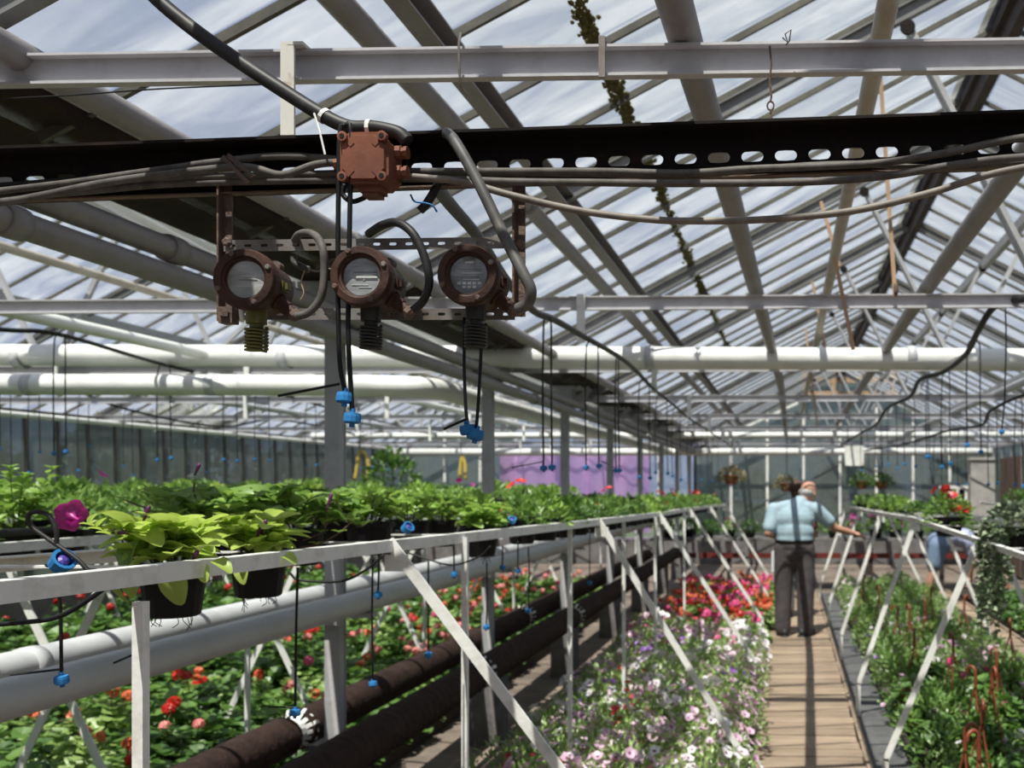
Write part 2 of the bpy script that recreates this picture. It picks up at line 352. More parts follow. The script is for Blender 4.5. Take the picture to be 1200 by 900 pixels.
# tie beams with struts
for i, y in enumerate(BY):
    z = 2.37 if i != 3 else P(600, 77, y).z
    t = thing('tie_beam', ['pale grey tie beam with roof struts spanning the glasshouse', 'pale grey tie beam right above the dark slotted beam'][i == 3], 'beam', (0, y, z), 'tie beams across the glasshouse' if i != 3 else None, 'structure')
    x0, x1 = XL + .05, XE - .05; w_ = x1 - x0; xc = (x0 + x1) / 2
    b = MB(); b.box((xc, y, z), (w_, .006, .054)); b.box((xc, y - .010, z + .027), (w_, .022, .005)); b.box((xc, y - .010, z - .027), (w_, .022, .005)); b.build('beam', M_beam, t)
    for s in (-1, 1):
        xt = XR + s * .61; zt = ZR - SL * .61 - .12
        for off in (-.025, .025):
            b = MB(); b.bar((XR + s * .04, y + off, z + .03), (xt, y + off, zt), .022, .03, (0, 1, 0)); b.build('strut', M_greyp, t)
        b = MB(); b.lathe([(.01, 0), (.032, .0), (.032, .012), (.01, .012)], (xt, y - .05, zt - .03), (0, 1, 0), 12); b.build('gusset', M_dark, t)
        b = MB(); b.bar((XRL + s * .04, y, z + .03), (XRL + s * .61, y, ZR - SL * .61 - .1), .03, .03, (0, 1, 0)); b.build('strut', M_greyp, t)
        b = MB(); b.bar((XRL + s * 1.05, y, z + .03), (XRL + s * 1.7, y, ZR - SL * 1.7 - .1), .025, .025, (0, 1, 0)); b.build('strut', M_greyp, t)
    for hx in ([-.87] if i != 3 else []) + [-3.6, -4.9]:
        b = MB(); b.box((hx, y - .03, z - .07), (.035, .006, .2)); b.box((hx, y - .005, z + .033), (.035, .05, .006)); b.build('hanger', M_white, t)
    if i == 3:
        a_ = P(348, 112, y)
        b = MB(); b.box((a_.x, y - .034, z - .052), (.026, .006, .175)); b.box((a_.x + .015, y - .015, z + .033), (.03, .045, .006)); b.build('hanger', mat('worn_white', (.62, .60, .56), .6, c2=(.40, .26, .17), scale=40, lo=.55, hi=.75), t)
        a_ = P(709, 77, y)
        b = MB(); b.box((a_.x, y - .03, z), (.012, .006, .075)); b.box((a_.x, y - .015, z + .037), (.012, .035, .005)); b.build('clip', M_galv, t)
        a_ = P(546, 77, y)
        b = MB(); b.tube(spline([(a_.x, y - .03, z + .05), (a_.x - .002, y - .034, z + .02), (a_.x, y - .03, z - .045), (a_.x, y + .01, z - .05)], 5), .0025, 6); b.build('wire_tie', M_galv, t)
# long pipes under the roof
def ypipe(name, label, x, h, r, m, y0=-7, y1=20.3, pts=None, n=14, collars=()):
    pts = pts or [(x, y0 + (y1 - y0) * k / 8, 1.6 + h) for k in range(9)]
    t = thing(name, label, 'pipe', pts[0]); b = MB(); b.tube(pts, r, n); b.build('pipe', m, t, True)
    for cy in collars:
        c = MB(); c.lathe([(r, -.03), (r * 1.22, -.03), (r * 1.22, .03), (r, .03)], (x, cy, 1.6 + h), (0, 1, 0), n, False); c.build('collar', m, t, True)
    return t
ypipe('overhead_pipe', 'thick grey pipe running along beside the valley gutter', -1.485, .83, .031, M_pipe, collars=(3.3, 6.8))
ypipe('overhead_pipe', 'grey pipe under the glass next to the square purlin', -1.04, 1.12, .034, M_pipe, collars=(3.9, 7.5))
ypipe('overhead_pipe', 'grey pipe in front of posts, upper of the stacked pair', -1.79, .685, .033, M_pipe, collars=(2.8, 5.6, 8.6))
ypipe('overhead_pipe', 'grey pipe in front of posts, lower of the stacked pair', -1.79, .607, .033, M_pipe, collars=(2.2, 6.9))
ypipe('overhead_pipe', 'grey pipe lying over the tie beams left of the path', 0, 0, .034, M_pipe, pts=spline([(-.27, -1.5, 2.462), P(790, 0, 1.745), P(850, 210, 2.768), P(905, 412, 6.35), P(916, 460, 9.17), P(921, 511, 17.4)], 5))
ypipe('overhead_pipe', 'grey pipe lying over the tie beams right of the path', 0, 0, .034, M_pipe, pts=spline([(.66, -1, 2.462), P(1170, 222, 2.863), P(1063, 372, 5.05), P(1005, 460, 9.17), P(982, 495, 13.55), P(974, 515, 18.7)], 5))
ypipe('overhead_pipe', 'beige pipe hanging just below the ridge over the path', .21, 1.0, .024, M_beige)
ypipe('overhead_pipe', 'pale pipe right of the path outside the right trestle', 1.92, .83, .034, M_pipel)
ypipe('overhead_pipe', 'white pipe along the neighbouring house over the tie beams', -3.75, .84, .034, M_pipew)
ypipe('overhead_pipe', 'beige pipe under the neighbouring roof glass', -3.95, 1.2, .024, M_beige)
ypipe('overhead_pipe', 'white pipe fixed along the top of the dark side wall', -7.7, .70, .03, M_pipew)
ypipe('overhead_pipe', 'thin grey pipe crossing below the neighbouring ridge', -5.6, .82, .03, M_pipel)
# heating mains beside the posts
def wallpipe(name, label, x, z, r, m, y0, y1, cols):
    t = thing(name, label, 'pipe', (x, y0, z)); b = MB(); b.tube([(x, y0 + (y1 - y0) * k / 10, z) for k in range(11)], r, 20); b.build('pipe', m, t, True)
    for cy in cols:
        c = MB(); c.lathe([(r, -.025), (r * 1.06, -.025), (r * 1.06, .025), (r, .025)], (x, cy, z), (0, 1, 0), 20, False); c.build('collar', m, t, True)
wallpipe('heating_pipe', 'large pale grey heating pipe on the path side of the posts', -1.80, 1.105, .049, M_pipel, -1, 16, (2.0, 5.2, 9.2))
wallpipe('heating_pipe', 'large pale grey heating pipe behind the posts', -2.06, 1.108, .049, M_pipel, -1, 16, (2.6, 6.2, 9.9))
# cross pipes
t = thing('heating_pipe', 'white lagged pipe crossing the whole house above the tie beam', 'pipe', P(600, 420, 6.25)); b = MB()
b.tube([P(-300, 415, 6.25), P(300, 417, 6.25), P(900, 420, 6.25), P(1500, 423, 6.25)], .071, 20); b.build('pipe', M_pipew, t, True)
for cx in (530, 762, 1068, 25, 335):
    b = MB(); b.lathe([(.071, -.03), (.0745, -.03), (.0745, .03), (.071, .03)], P(cx, 419, 6.25), (1, 0, 0), 20, False); b.build('collar', M_pipel, t, True)
t = thing('heating_pipe', 'white lagged pipe that bends to run behind the posts', 'pipe', P(300, 452, 6.05)); e = P(470, 453, 6.05)
b = MB(); b.tube([P(-350, 450, 6.05), P(200, 451, 6.05)] + spline([P(430, 452, 6.05), e, (e.x + .12, 6.12, e.z), (e.x + .17, 6.3, e.z), (e.x + .17, 6.8, e.z)], 6) + [(e.x + .17, 18.5, e.z)], .066, 18); b.build('pipe', M_pipew, t, True)
for cx in (36, 250):
    b = MB(); b.lathe([(.066, -.03), (.0695, -.03), (.0695, .03), (.066, .03)], P(cx, 451, 6.05), (1, 0, 0), 20, False); b.build('collar', M_pipel, t, True)
for k, (yy, hh, rr, lab) in enumerate([(15.5, .78, .05, 'white cross pipe far down the house beneath the gable'), (18.6, .62, .07, 'thick white pipe crossing just in front of the gable wall')]):
    b = MB(); b.tube([(XL + .4, yy, 1.6 + hh), (-2, yy, 1.6 + hh), (XE - .3, yy, 1.6 + hh)], rr, 14); tag(b.build('heating_pipe', M_pipew, None, True, (-2, yy, 1.6 + hh)), lab, 'pipe')
# brown sleeved pipes at the foot of the posts
def sleeved(label, x, z, r, cuts, y0, y1):
    t = thing('sleeved_pipe', label, 'pipe', (x, y0, z)); e = [y0] + cuts + [y1]
    b = MB(); b.tube([(x, y0, z), (x, y1, z)], r * .62, 14); b.build('core', M_pipew, t, True)
    for i in range(len(e) - 1):
        a, c = e[i] + (.05 if i else 0), e[i + 1] - .05; n = max(4, int((c - a) / .018)); pr = []
        for k in range(n + 1): pr.append((r * (1 + (.035 if k % 2 else -.02) + .02 * math.sin(k * 1.7)), a + (c - a) * k / n - y0))
        b = MB(); b.lathe([(r * .6, pr[0][1])] + pr + [(r * .6, pr[-1][1])], (x, y0, z), (0, 1, 0), 18, False); b.build('sleeve', M_bpipe, t, True)
    for cy in cuts:
        b = MB()
        for side in (-1, 1):
            for k in range(15):
                a = 2 * math.pi * k / 15; u = Vector((math.cos(a), 0, math.sin(a))); v = Vector((-math.sin(a), 0, math.cos(a)))
                p = Vector((x, cy + side * .02, z)) + u * r * .66; q = Vector((x, cy + side * .075, z)) + u * r * (1.06 + .1 * (k % 2)); b.add([p + v * .010, p - v * .010, q - v * .006 + u * .003, q + v * .008], [(0, 1, 2, 3)])
                b.add([p + v * .010 - u * .006, p - v * .010 - u * .006, q - v * .006, q + v * .008], [(3, 2, 1, 0)])
        b.lathe([(r * .68, -.06), (r * .72, -.03), (r * .72, .03), (r * .68, .06)], (x, cy, z), (0, 1, 0), 16, False)
        b.build('collar', M_white, t)
XS1, ZS1 = -1.70, .555; XS2, ZS2 = -2.13, .53
sleeved('brown ribbed sleeved pipe on the path side of the post pedestals', XS1, ZS1, .083, [PXX(558, XS1), PXX(670, XS1)], 2.0, 15)
sleeved('brown ribbed sleeved pipe behind the post pedestals', XS2, ZS2, .083, [PXX(340, XS2), PXX(612, XS2)], 2.0, 15)
# side and end walls
def glazed(root, a, bb, z0, z1, step, mm, skip=None, ztop=None, extra_rails=(), mw=.045):
    a = Vector(a); bb = Vector(bb); n = max(1, round((bb - a).length / step)); d = (bb - a) / n; u = d.normalized(); nr = Vector((u.y, -u.x, 0))
    for i in range(n + 1):
        p = a + d * i; zt = ztop(p) if ztop else z1
        m_ = MB(); m_.bar((p.x, p.y, z0), (p.x, p.y, zt), mw, .05, nr); m_.build('mullion', mm, root)
        if i == n: break
        q = p + d; zt2 = ztop(q) if ztop else z1
        if skip and skip((p + q) / 2): continue
        m_ = MB(); p2 = p + u * .02; q2 = q - u * .02; t = nr * .002
        for lo, h1, h2 in [(z0, min(z1, zt), min(z1, zt2))] + ([(z1 + .02, zt, zt2)] if ztop and (zt > z1 + .05 or zt2 > z1 + .05) else []):
            if h1 - lo < .01: h1 = lo + .01
            if h2 - lo < .01: h2 = lo + .01
            m_ = MB(); vs = [Vector((pt.x, pt.y, z)) + s * t for s in (-1, 1) for pt, z in ((p2, lo), (q2, lo), (q2, h2), (p2, h1))]
            m_.add(vs, [(0, 1, 2, 3), (7, 6, 5, 4), (0, 4, 5, 1), (1, 5, 6, 2), (2, 6, 7, 3), (3, 7, 4, 0)]); m_.build('pane', (M_glass if root.name.startswith('wall_back') and -6.4 < p.x < -2.4 else M_wglass), root)
    for z in extra_rails:
        m_ = MB(); m_.bar((a.x, a.y, z), (bb.x, bb.y, z), .06, .06); m_.build('rail', mm, root)
M_mulld = mat('dark_mullion', (.09, .09, .085), .6, c2=(.16, .14, .12), scale=5)
wl = thing('wall_left', 'dark glazed side wall with hedge showing behind it', 'wall', (XL, 0, 0), kind='structure')
glazed(wl, (XL, Y0, 0), (XL, Y1, 0), .5, 2.36, .46, M_mulld, extra_rails=(.5, 2.36), mw=.035)
b = MB(); b.box((XL, 6.6, .22), (.15, 27.8, .56)); b.build('plinth', M_conc2, wl)
wr = thing('wall_right', 'glazed side wall beyond the right hand beds', 'wall', (XE, 0, 0), kind='structure')
glazed(wr, (XE, Y0, 0), (XE, Y1, 0), .5, 2.36, .78, M_greyp, extra_rails=(.5, 2.36))
b = MB(); b.box((XE, 6.6, .22), (.15, 27.8, .56)); b.build('plinth', M_conc2, wr)
def gtop(p):
    x = p.x
    if x > XG: return ZR - SL * abs(x - XR) - .03
    return ZR - SL * abs(x - XRL) - .03
wb = thing('wall_back', 'grey glazed gable wall with white mullions at the far end', 'wall', (0, Y1, 0), kind='structure')
glazed(wb, (XG, Y1, 0), (XE, Y1, 0), .45, 2.3, .72, M_white, ztop=gtop, extra_rails=(.45, 2.3), mw=.05)
glazed(wb, (XL, Y1, 0), (XG, Y1, 0), .45, 2.3, .72, M_white, ztop=gtop, extra_rails=(.45, 2.3), mw=.05)
b = MB(); b.box((-1.9, Y1, .2), (12.1, .15, .5)); b.build('plinth', M_conc2, wb)
wf = thing('wall_front', 'unseen glazed near gable wall added to cut sky light from behind', 'wall', (0, Y0, 0), kind='structure')  # unseen end wall behind the camera, added to lessen horizontal sky light
glazed(wf, (XG, Y0, 0), (XE, Y0, 0), .9, 2.3, .9, M_greyp, ztop=gtop, extra_rails=(.9, 2.3), mw=.05)
glazed(wf, (XL, Y0, 0), (XG, Y0, 0), .9, 2.3, .9, M_greyp, ztop=gtop, extra_rails=(.9, 2.3), mw=.05)
b = MB(); b.box((-1.9, Y0, .42), (12.1, .15, .96)); b.build('plinth', M_conc2, wf)
# raw wood bracing under the gable peak, diagonal white braces
bw = thing('gable_bracing', 'raw wooden planks nailed across the gable peak', 'bracing', (XR, Y1 - .1, 3.6))
for yy in (445, 462):
    b = MB(); p, q = P(938, yy, Y1 - .1), P(1053, yy, Y1 - .1); b.bar(p, q, .03, .12); b.build('plank', M_wood, bw)
for xx in (943, 977, 1010, 1046):
    b = MB(); p, q = P(xx, 436, Y1 - .14), P(xx, 470, Y1 - .14); b.bar(p, q, .08, .03, (0, 1, 0)); b.build('plank', M_wood, bw)
b = MB(); b.bar(P(868, 503, Y1 - .1), P(935, 472, Y1 - .1), .05, .05); b.build('brace', M_white, wb)
b = MB(); b.bar(P(1090, 490, Y1 - .1), P(1050, 472, Y1 - .1), .05, .05); b.build('brace', M_white, wb)
# purple sheet over the neighbouring gable
b = MB(); nx = 40; a_, c_ = P(586, 528, Y1 - .15), P(762, 528, Y1 - .15); vs = []; fs = []
for i in range(nx + 1):
    x = a_.x + (c_.x - a_.x) * i / nx
    for j, z in enumerate((a_.z, 1.7, .6)): vs.append((x, Y1 - .16 + .03 * math.sin(i * 1.3) * (j * .5 + .3), z)); 
for i in range(nx):
    for j in range(2): fs.append((i * 3 + j, i * 3 + 3 + j, i * 3 + 4 + j, i * 3 + 1 + j))
b.add(vs, fs); tag(b.build('plastic_sheet', M_purple, None, True, (a_.x, Y1 - .16, .6)), 'purple plastic sheet hung over the far end wall', 'sheet')
# small triple window, concrete stub and brown door at the far right
wn_ = thing('window_1', 'white framed window of three dark panes behind red flowers', 'window', P(1117, 590, 19.9), kind='structure')
for k in range(4):
    b = MB(); b.bar(P(1102 + 10 * k, 572, 19.9), P(1102 + 10 * k, 592, 19.9), .05, .05, (0, 1, 0)); b.build('mullion', M_white, wn_)
for yy in (571, 592):
    b = MB(); b.bar(P(1100, yy, 19.9), P(1134, yy, 19.9), .06, .07); b.build('rail', M_white, wn_)
for k in range(3):
    b = MB(); p = P(1107 + 10 * k, 582, 19.93); b.box(p, (.14, .01, .34)); b.build('pane', M_black, wn_)
b = MB(); p, q = P(1136, 540, 19.9), P(1174, 600, 19.9); b.box(((p.x + q.x) / 2, 19.9, 1.05), (q.x - p.x, .3, 2.1)); b.box(((p.x + q.x) / 2, 19.9, 2.12), (q.x - p.x + .06, .36, .05))
tag(b.build('wall_stub', mat('pale_render', (.42, .40, .38), .9, c2=(.33, .31, .3), scale=4), None, False, ((p.x + q.x) / 2, 19.9, 0)), 'pale rendered wall stub at the far right corner', 'wall', kind='structure')
dr = thing('door_1', 'brown boarded door in the right hand side wall', 'door', (XE - .12, 18, 0), kind='structure')
for k in range(6):
    b = MB(); b.box((XE - .12, 17.2 + .27 * k, 1.05), (.03, .255, 2.1)); b.build('board', mat('door_brown', (.13, .085, .06), .7, c2=(.09, .06, .045), scale=5), dr)
# path boards
def walk(name, label, x0, x1, y0, y1, step=.165):
    t = thing(name, label, 'path', ((x0 + x1) / 2, y0, 0), kind='structure'); b = MB(); b.box((0, 0, -.018), (x1 - x0, step - .012, .036)); me = b.mesh('board', M_board)
    n = int((y1 - y0) / step); rr = random.Random(1)
    for i in range(n): link('board', me, t, (rr.uniform(-.012, .012), step * (i + .5), rr.uniform(-.003, .003)), (0, rr.uniform(-.006, .006), rr.uniform(-.01, .01)))
    for xx in (x0 + .08, x1 - .08):
        b = MB(); b.box((xx, (y0 + y1) / 2, -.05), (.06, y1 - y0, .03)); b.build('joist', M_darkw, t)
    for xx in (x0 - .03, x1 + .02):
        b = MB(); b.box((xx, (y0 + y1) / 2, -.02), (.035, y1 - y0, .07)); b.build('edging', M_darkw if xx < x0 else mat('edge_board', (.30, .22, .16), .8, c2=(.2, .15, .11), scale=4), t)
walk('boardwalk', 'sunlit wooden boardwalk the man stands on', -.19, .45, 1.0, 15.0)
walk('boardwalk', 'narrow boardwalk between the two right hand beds', 1.95, 2.4, 3.0, 15.0)
b = MB(); b.box((.60, 8.5, -.03), (.22, 12.5, .02)); tag(b.build('ground_matting', M_felt, None, False, (.60, 8.5, -.04)), 'strip of grey matting along the boardwalk edge', 'matting')
# outdoor hedge
def leafblob(n, rx, ry, rz, size, rnd, shell=.35):
    b = MB()
    for i in range(n):
        d = Vector((rnd.gauss(0, 1), rnd.gauss(0, 1), rnd.gauss(0, 1))).normalized(); rr = 1 - shell * rnd.random() ** 1.5
        p = Vector((d.x * rx * rr, d.y * ry * rr, rz + d.z * rz * rr)); addleaf(b, p, (d + Vector((rnd.uniform(-.6, .6), rnd.uniform(-.6, .6), rnd.uniform(-.3, .8)))).normalized(), size * rnd.uniform(.7, 1.3), .6, rnd)
    return b
def addleaf(b, p, d, L, wr, rnd, fold=.12, up=None):
    """one leaf: pointed blade of five points folded on its midrib"""
    d = Vector(d).normalized(); up = up or Vector((rnd.uniform(-.5, .5), rnd.uniform(-.5, .5), 1)); s = d.cross(up)
    if s.length < 1e-3: s = d.orthogonal()
    s.normalize(); n = s.cross(d).normalized(); w_ = L * wr * .5; p = Vector(p)
    c = p + d * L * .5 - n * L * fold; tip = p + d * L - n * L * fold * .8
    b.add([p, p + d * L * .42 + s * w_, tip, p + d * L * .42 - s * w_, c], [(0, 1, 4), (1, 2, 4), (2, 3, 4), (3, 0, 4)])
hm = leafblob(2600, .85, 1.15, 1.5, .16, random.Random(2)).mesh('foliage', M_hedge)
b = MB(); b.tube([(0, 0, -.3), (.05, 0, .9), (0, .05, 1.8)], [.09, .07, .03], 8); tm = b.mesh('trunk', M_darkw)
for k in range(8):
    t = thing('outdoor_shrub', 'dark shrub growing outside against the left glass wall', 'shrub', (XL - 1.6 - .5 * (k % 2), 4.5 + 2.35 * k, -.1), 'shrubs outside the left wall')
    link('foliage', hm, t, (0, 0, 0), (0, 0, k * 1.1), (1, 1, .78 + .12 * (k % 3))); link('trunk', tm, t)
for k in range(4):
    t = thing('outdoor_shrub', 'dark shrub growing outside behind the far gable wall', 'shrub', (-1.0 + 2.6 * k, Y1 + 2.2 + .5 * (k % 2), -.1), 'shrubs behind the gable wall')
    link('foliage', hm, t, (0, 0, 0), (0, 0, k * 1.7 + 1), (1.3, .9, .68 + .08 * (k % 3))); link('trunk', tm, t)

for k in range(5):  # out-of-view shrubs, added to block low sky light from behind the camera
    t = thing('outdoor_shrub', 'unseen dark shrub added beyond the near gable wall to block sky light', 'shrub', (-6.6 + 2.4 * k, Y0 - 2.2 - .5 * (k % 2), -.1), 'unseen shrubs added to block sky light')
    link('foliage', hm, t, (0, 0, 0), (0, 0, k * 1.7 + 1), (1.3, .9, .9 + .08 * (k % 3))); link('trunk', tm, t)
# ================================================================== SLOTTED BEAM, METERS, CABLES
def slotted(bm, A, e, up, nr, pitch, H, sw, sh, zoff, n, th):
    """n cells of a plate with rounded slots; A = lower corner start, e along, up across, nr = normal to camera"""
    W = pitch; cx0 = W / 2; angs = sorted({math.atan2(s * H / 2 - zoff, t * W / 2) % (2 * math.pi) for s in (-1, 1) for t in (-1, 1)} | {k * math.pi / 8 for k in range(16)})
    inner = []; outer = []; k = len(angs); y0 = -H / 2 - zoff; y1 = H / 2 - zoff
    for a in angs:
        c, s = math.cos(a), math.sin(a)
        tx = (W / 2) / abs(c) if abs(c) > 1e-6 else 1e9; ty = ((y1 if s > 0 else -y0) / abs(s)) if abs(s) > 1e-6 else 1e9; t = min(tx, ty); outer.append((c * t, s * t + zoff))
        r = sh / 2; f = sw / 2 - r; inner.append((c * r + (f if c > .01 else -f if c < -.01 else 0), s * r + zoff))
    for i in range(n):
        vs = []
        for t in (0, th):
            for pts in (outer, inner):
                for (x, z) in pts: vs.append(A + e * (cx0 + W * i + x) + up * (H / 2 + z) - nr * t)
        fs = []
        for q in range(k):
            j = (q + 1) % k; fs += [(q, j, k + j, k + q), (2 * k + j, 2 * k + q, 3 * k + q, 3 * k + j), (k + q, k + j, 3 * k + j, 3 * k + q), (q, 2 * k + q, 2 * k + j, j)]
        bm.add(vs, fs)
YB = 1.55; TOC = Vector((0, -1, 0)); ZU = Vector((0, 0, 1))
A = P(-420, 200.7, YB) ; B = P(2600, 95, YB); e = (B - A).normalized(); up = Vector((-e.z, 0, e.x)); Lb = (B - A).length; HB = .073
bt = thing('slotted_beam', 'black iron beam with rounded slots carrying the cable bundle', 'beam', P(600, 213, YB))
low = A - up * HB
b = MB(); slotted(b, low, e, up, TOC, 0.053, .050, .035, .0175, -.0015 + .0118, int(Lb / .053), .004)
b.add([low + up * .050, low + e * Lb + up * .050, low + e * Lb + up * HB, low + up * HB] + [p - TOC * .004 for p in (low + up * .050, low + e * Lb + up * .050, low + e * Lb + up * HB, low + up * HB)], [(0, 1, 2, 3), (7, 6, 5, 4)])
b.build('web', M_dark, bt)
def rail(bm, a, b_, nr, depth, th, up): bm.add([a, b_, b_ + up * th, a + up * th] + [p + nr * depth for p in (a, b_, b_ + up * th, a + up * th)], [(0, 3, 2, 1), (4, 5, 6, 7), (0, 1, 5, 4), (1, 2, 6, 5), (2, 3, 7, 6), (3, 0, 4, 7)])
b = MB(); rail(b, low + up * HB, low + e * Lb + up * HB, TOC, .045, .0045, up); rail(b, low + up * HB, low + e * Lb + up * HB, -TOC, .05, .0045, up); b.build('top_flange', M_dark, bt)
b = MB(); rail(b, low, low + e * Lb, TOC, .014, .0025, up); b.build('bottom_lip', M_rust, bt)
# cable strap over the bundle
b = MB(); b.bar(P(262, 184, 1.485), P(292, 215, 1.485), .006, .008, TOC); b.bar(P(268, 182, 1.487), P(298, 208, 1.487), .006, .008, TOC)
b.build('cable_clamp', M_rust, bt)
def cable(name, label, pts, r, m, cat='cable', group=None, n=8, seg=8):
    q = spline(pts, seg); b = MB(); b.tube(q, r, n); return tag(b.build(name, m, None, True, q[len(q) // 2]), label, cat, group)
def px(l, Y): return [P(a[0], a[1], (a[2] if len(a) > 2 else Y)) for a in l]
cable('cable', 'grey cable topmost in the bundle left of the junction box', px([(-415, 262), (-150, 240), (60, 217), (160, 203), (260, 189), (330, 183), (400, 187)], 1.52), .0060, M_cable)
cable('cable', 'grey cable twisting across the bundle under the strap', px([(-415, 262), (-150, 252), (0, 237), (50, 229), (130, 213), (230, 200), (290, 196), (330, 205), (370, 193), (400, 190)], 1.508), .0063, M_cable)
cable('cable', 'grey cable running flat in the middle of the left bundle', px([(-415, 252), (-150, 236), (60, 219), (200, 209), (300, 206), (400, 203)], 1.528), .0058, M_cable)
cable('cable', 'grey cable lowest in the bundle on the beam lip', px([(-415, 257), (-150, 243), (80, 226), (180, 217), (280, 213), (400, 211)], 1.53), .0058, M_cable)
cable('cable', 'thin dark cable behind the left bundle', px([(-415, 244), (-150, 228), (50, 213), (120, 208), (190, 209), (240, 213), (300, 211)], 1.538), .004, M_cabled)
cable('cable', 'upper grey cable climbing along the beam to its right end', px([(440, 201), (560, 201), (700, 201), (800, 203), (880, 198), (960, 195), (1040, 190), (1120, 177), (1200, 161), (1350, 146), (1900, 128), (2590, 106)], 1.515), .0060, M_cable)
cable('cable', 'lower grey cable sagging below the slots', px([(440, 208), (520, 210), (600, 213), (700, 214), (800, 215), (950, 213), (1040, 206), (1120, 193), (1200, 184), (1350, 178), (1900, 150), (2590, 124)], 1.505), .0060, M_cable)
cable('cable', 'thin grey cable lying between the two right hand cables', px([(560, 203), (700, 204), (800, 207), (900, 197), (1000, 192), (1100, 197), (1200, 190), (1350, 183), (1900, 158), (2590, 132)], 1.528), .005, M_cable)
cable('cable', 'loose grey cable drooping in a long curve beneath the beam', px([(470, 206), (540, 213), (600, 229), (680, 247), (760, 257), (820, 259), (900, 257), (1000, 247), (1090, 226), (1180, 200), (1350, 174), (1500, 160)], 1.495), .0056, mat('cable_tan', (.22, .19, .16), .6, c2=(.13, .11, .10), scale=25))
cd_ = cable('conduit', 'thick black conduit sloping down to the junction box', px([(120, -75), (175, -10), (225, 33), (280, 72), (330, 105), (380, 136), (410, 149), (440, 150), (466, 156), (478, 166)], 1.49), .0112, M_cabled, n=12)
b = MB(); p = P(433, 150, 1.49); b.lathe([(.0115, -.003), (.0128, -.003), (.0128, .003), (.0115, .003)], p, (1, 0, -.05), 12, False); b.build('tie', M_white, cd_)
b = MB(); p = P(380, 136, 1.49); b.lathe([(.0115, -.003), (.0125, -.003), (.0125, .003), (.0115, .003)], p, (.8, 0, -.6), 12, False); b.tube([p + Vector((-.01, -.012, 0)), P(375, 155, 1.475), P(381, 181, 1.475)], .0016, 5); b.build('tie', M_white, cd_)
cable('cable', 'grey conduit arching over the beam down to the third meter', px([(524, 165, 1.60), (521, 156, 1.54), (532, 164, 1.47), (560, 213, 1.45), (590, 275, 1.44), (612, 318, 1.43), (622, 340, 1.43), (618, 356, 1.44), (607, 362, 1.45)], 1.45), .0085, mat('conduit_grey', (.10, .095, .09), .55, c2=(.06, .055, .055), scale=30), n=10)
cable('cable', 'short grey conduit looping from the first meter over the strip', px([(346, 371, 1.45), (362, 366, 1.45), (376, 348, 1.45), (380, 318, 1.45), (378, 290, 1.45), (368, 275, 1.47), (352, 274, 1.5), (344, 284, 1.55)], 1.45), .0060, M_cable)
cable('cable', 'short dark conduit looping from the second meter behind itself', px([(484, 364, 1.45), (496, 352, 1.45), (503, 330, 1.45), (497, 300, 1.45), (484, 274, 1.45), (466, 261, 1.46), (448, 264, 1.48), (432, 274, 1.52)], 1.45), .0066, M_cabled)
# junction box
jb = thing('junction_box', 'red oxide cast junction box on the slotted beam', 'junction box', P(430, 222, 1.49))
c = P(427, 185, 1.452); w2, h2 = .036, .038
def octo(w_, h_, k): return [(-w_ + k, h_), (w_ - k, h_), (w_, h_ - k), (w_, -h_ + k), (w_ - k, -h_), (-w_ + k, -h_), (-w_, -h_ + k), (-w_, h_ - k)]
def prism(bm, c, pts, y0, y1, inset=.0):
    n = len(pts); f = 1 - inset
    vs = [Vector((c.x + x, y0, c.z + z)) for x, z in pts] + [Vector((c.x + x * f, y1, c.z + z * f)) for x, z in pts]
    bm.add(vs, [tuple(range(n - 1, -1, -1)), tuple(n + i for i in range(n))] + [(i, (i + 1) % n, n + (i + 1) % n, n + i) for i in range(n)])
b = MB(); prism(b, c, octo(w2, h2, .014), 1.505, 1.462); b.build('body', M_box, jb)
b = MB(); prism(b, c, octo(w2 + .001, h2 + .001, .014), 1.4615, 1.452); prism(b, c, octo(w2 * .93, h2 * .9, .016), 1.452, 1.447, .06)
for sx in (-1, 1):
    for sz in (-1, 1): b.bar(Vector((c.x + sx * .016, 1.448, c.z + sz * .018)), Vector((c.x + sx * .030, 1.448, c.z + sz * .033)), .008, .004, TOC)
b.build('lid', M_box, jb)
for sx in (-1, 1):
    for sz in (-1, 1):
        b = MB(); q = Vector((c.x + sx * .030, 1.450, c.z + sz * .030)); b.lathe([(.0075, 0), (.0075, .008), (.004, .0085), (.004, .004)], q, TOC, 10); b.build('lug', M_box, jb)
        b = MB(); b.lathe([(.004, 0), (.004, .005)], q - TOC * -.004, TOC, 6); b.build('screw', M_black, jb)
b = MB(); b.lathe([(.011, 0), (.011, .014), (.0085, .016), (.0085, .024)], Vector((c.x - w2, 1.485, c.z + .002)), (-1, 0, 0), 8); b.build('gland', M_box, jb)
for dz in (.018, -.012):
    b = MB(); b.lathe([(.011, 0), (.011, .008), (.008, .009), (.008, .013), (.010, .013), (.010, .018)], Vector((c.x + w2, 1.484, c.z + dz)), (1, 0, 0), 8); b.build('gland', M_box, jb)
b = MB(); b.box((c.x + .004, 1.475, c.z - h2 - .004), (.032, .03, .012)); b.box((c.x + .004, 1.475, c.z - h2 - .012), (.024, .024, .008)); b.build('bottom_block', M_box, jb)
cable('cable', 'short black cable loop under the junction box', px([(404, 216), (402, 228), (412, 236), (424, 233), (432, 228)], 1.48), .004, M_black)
# small offcut of cable and blue wire under the beam
cable('cable', 'stub of black conduit with a taped end under the beam', px([(515, 212), (508, 226), (499, 240), (492, 247)], 1.52), .007, M_cabled)
cable('wire', 'thin blue wire end sticking out of the taped stub', px([(481, 228), (486, 236), (498, 238), (507, 241), (512, 248)], 1.50), .0015, M_blue)
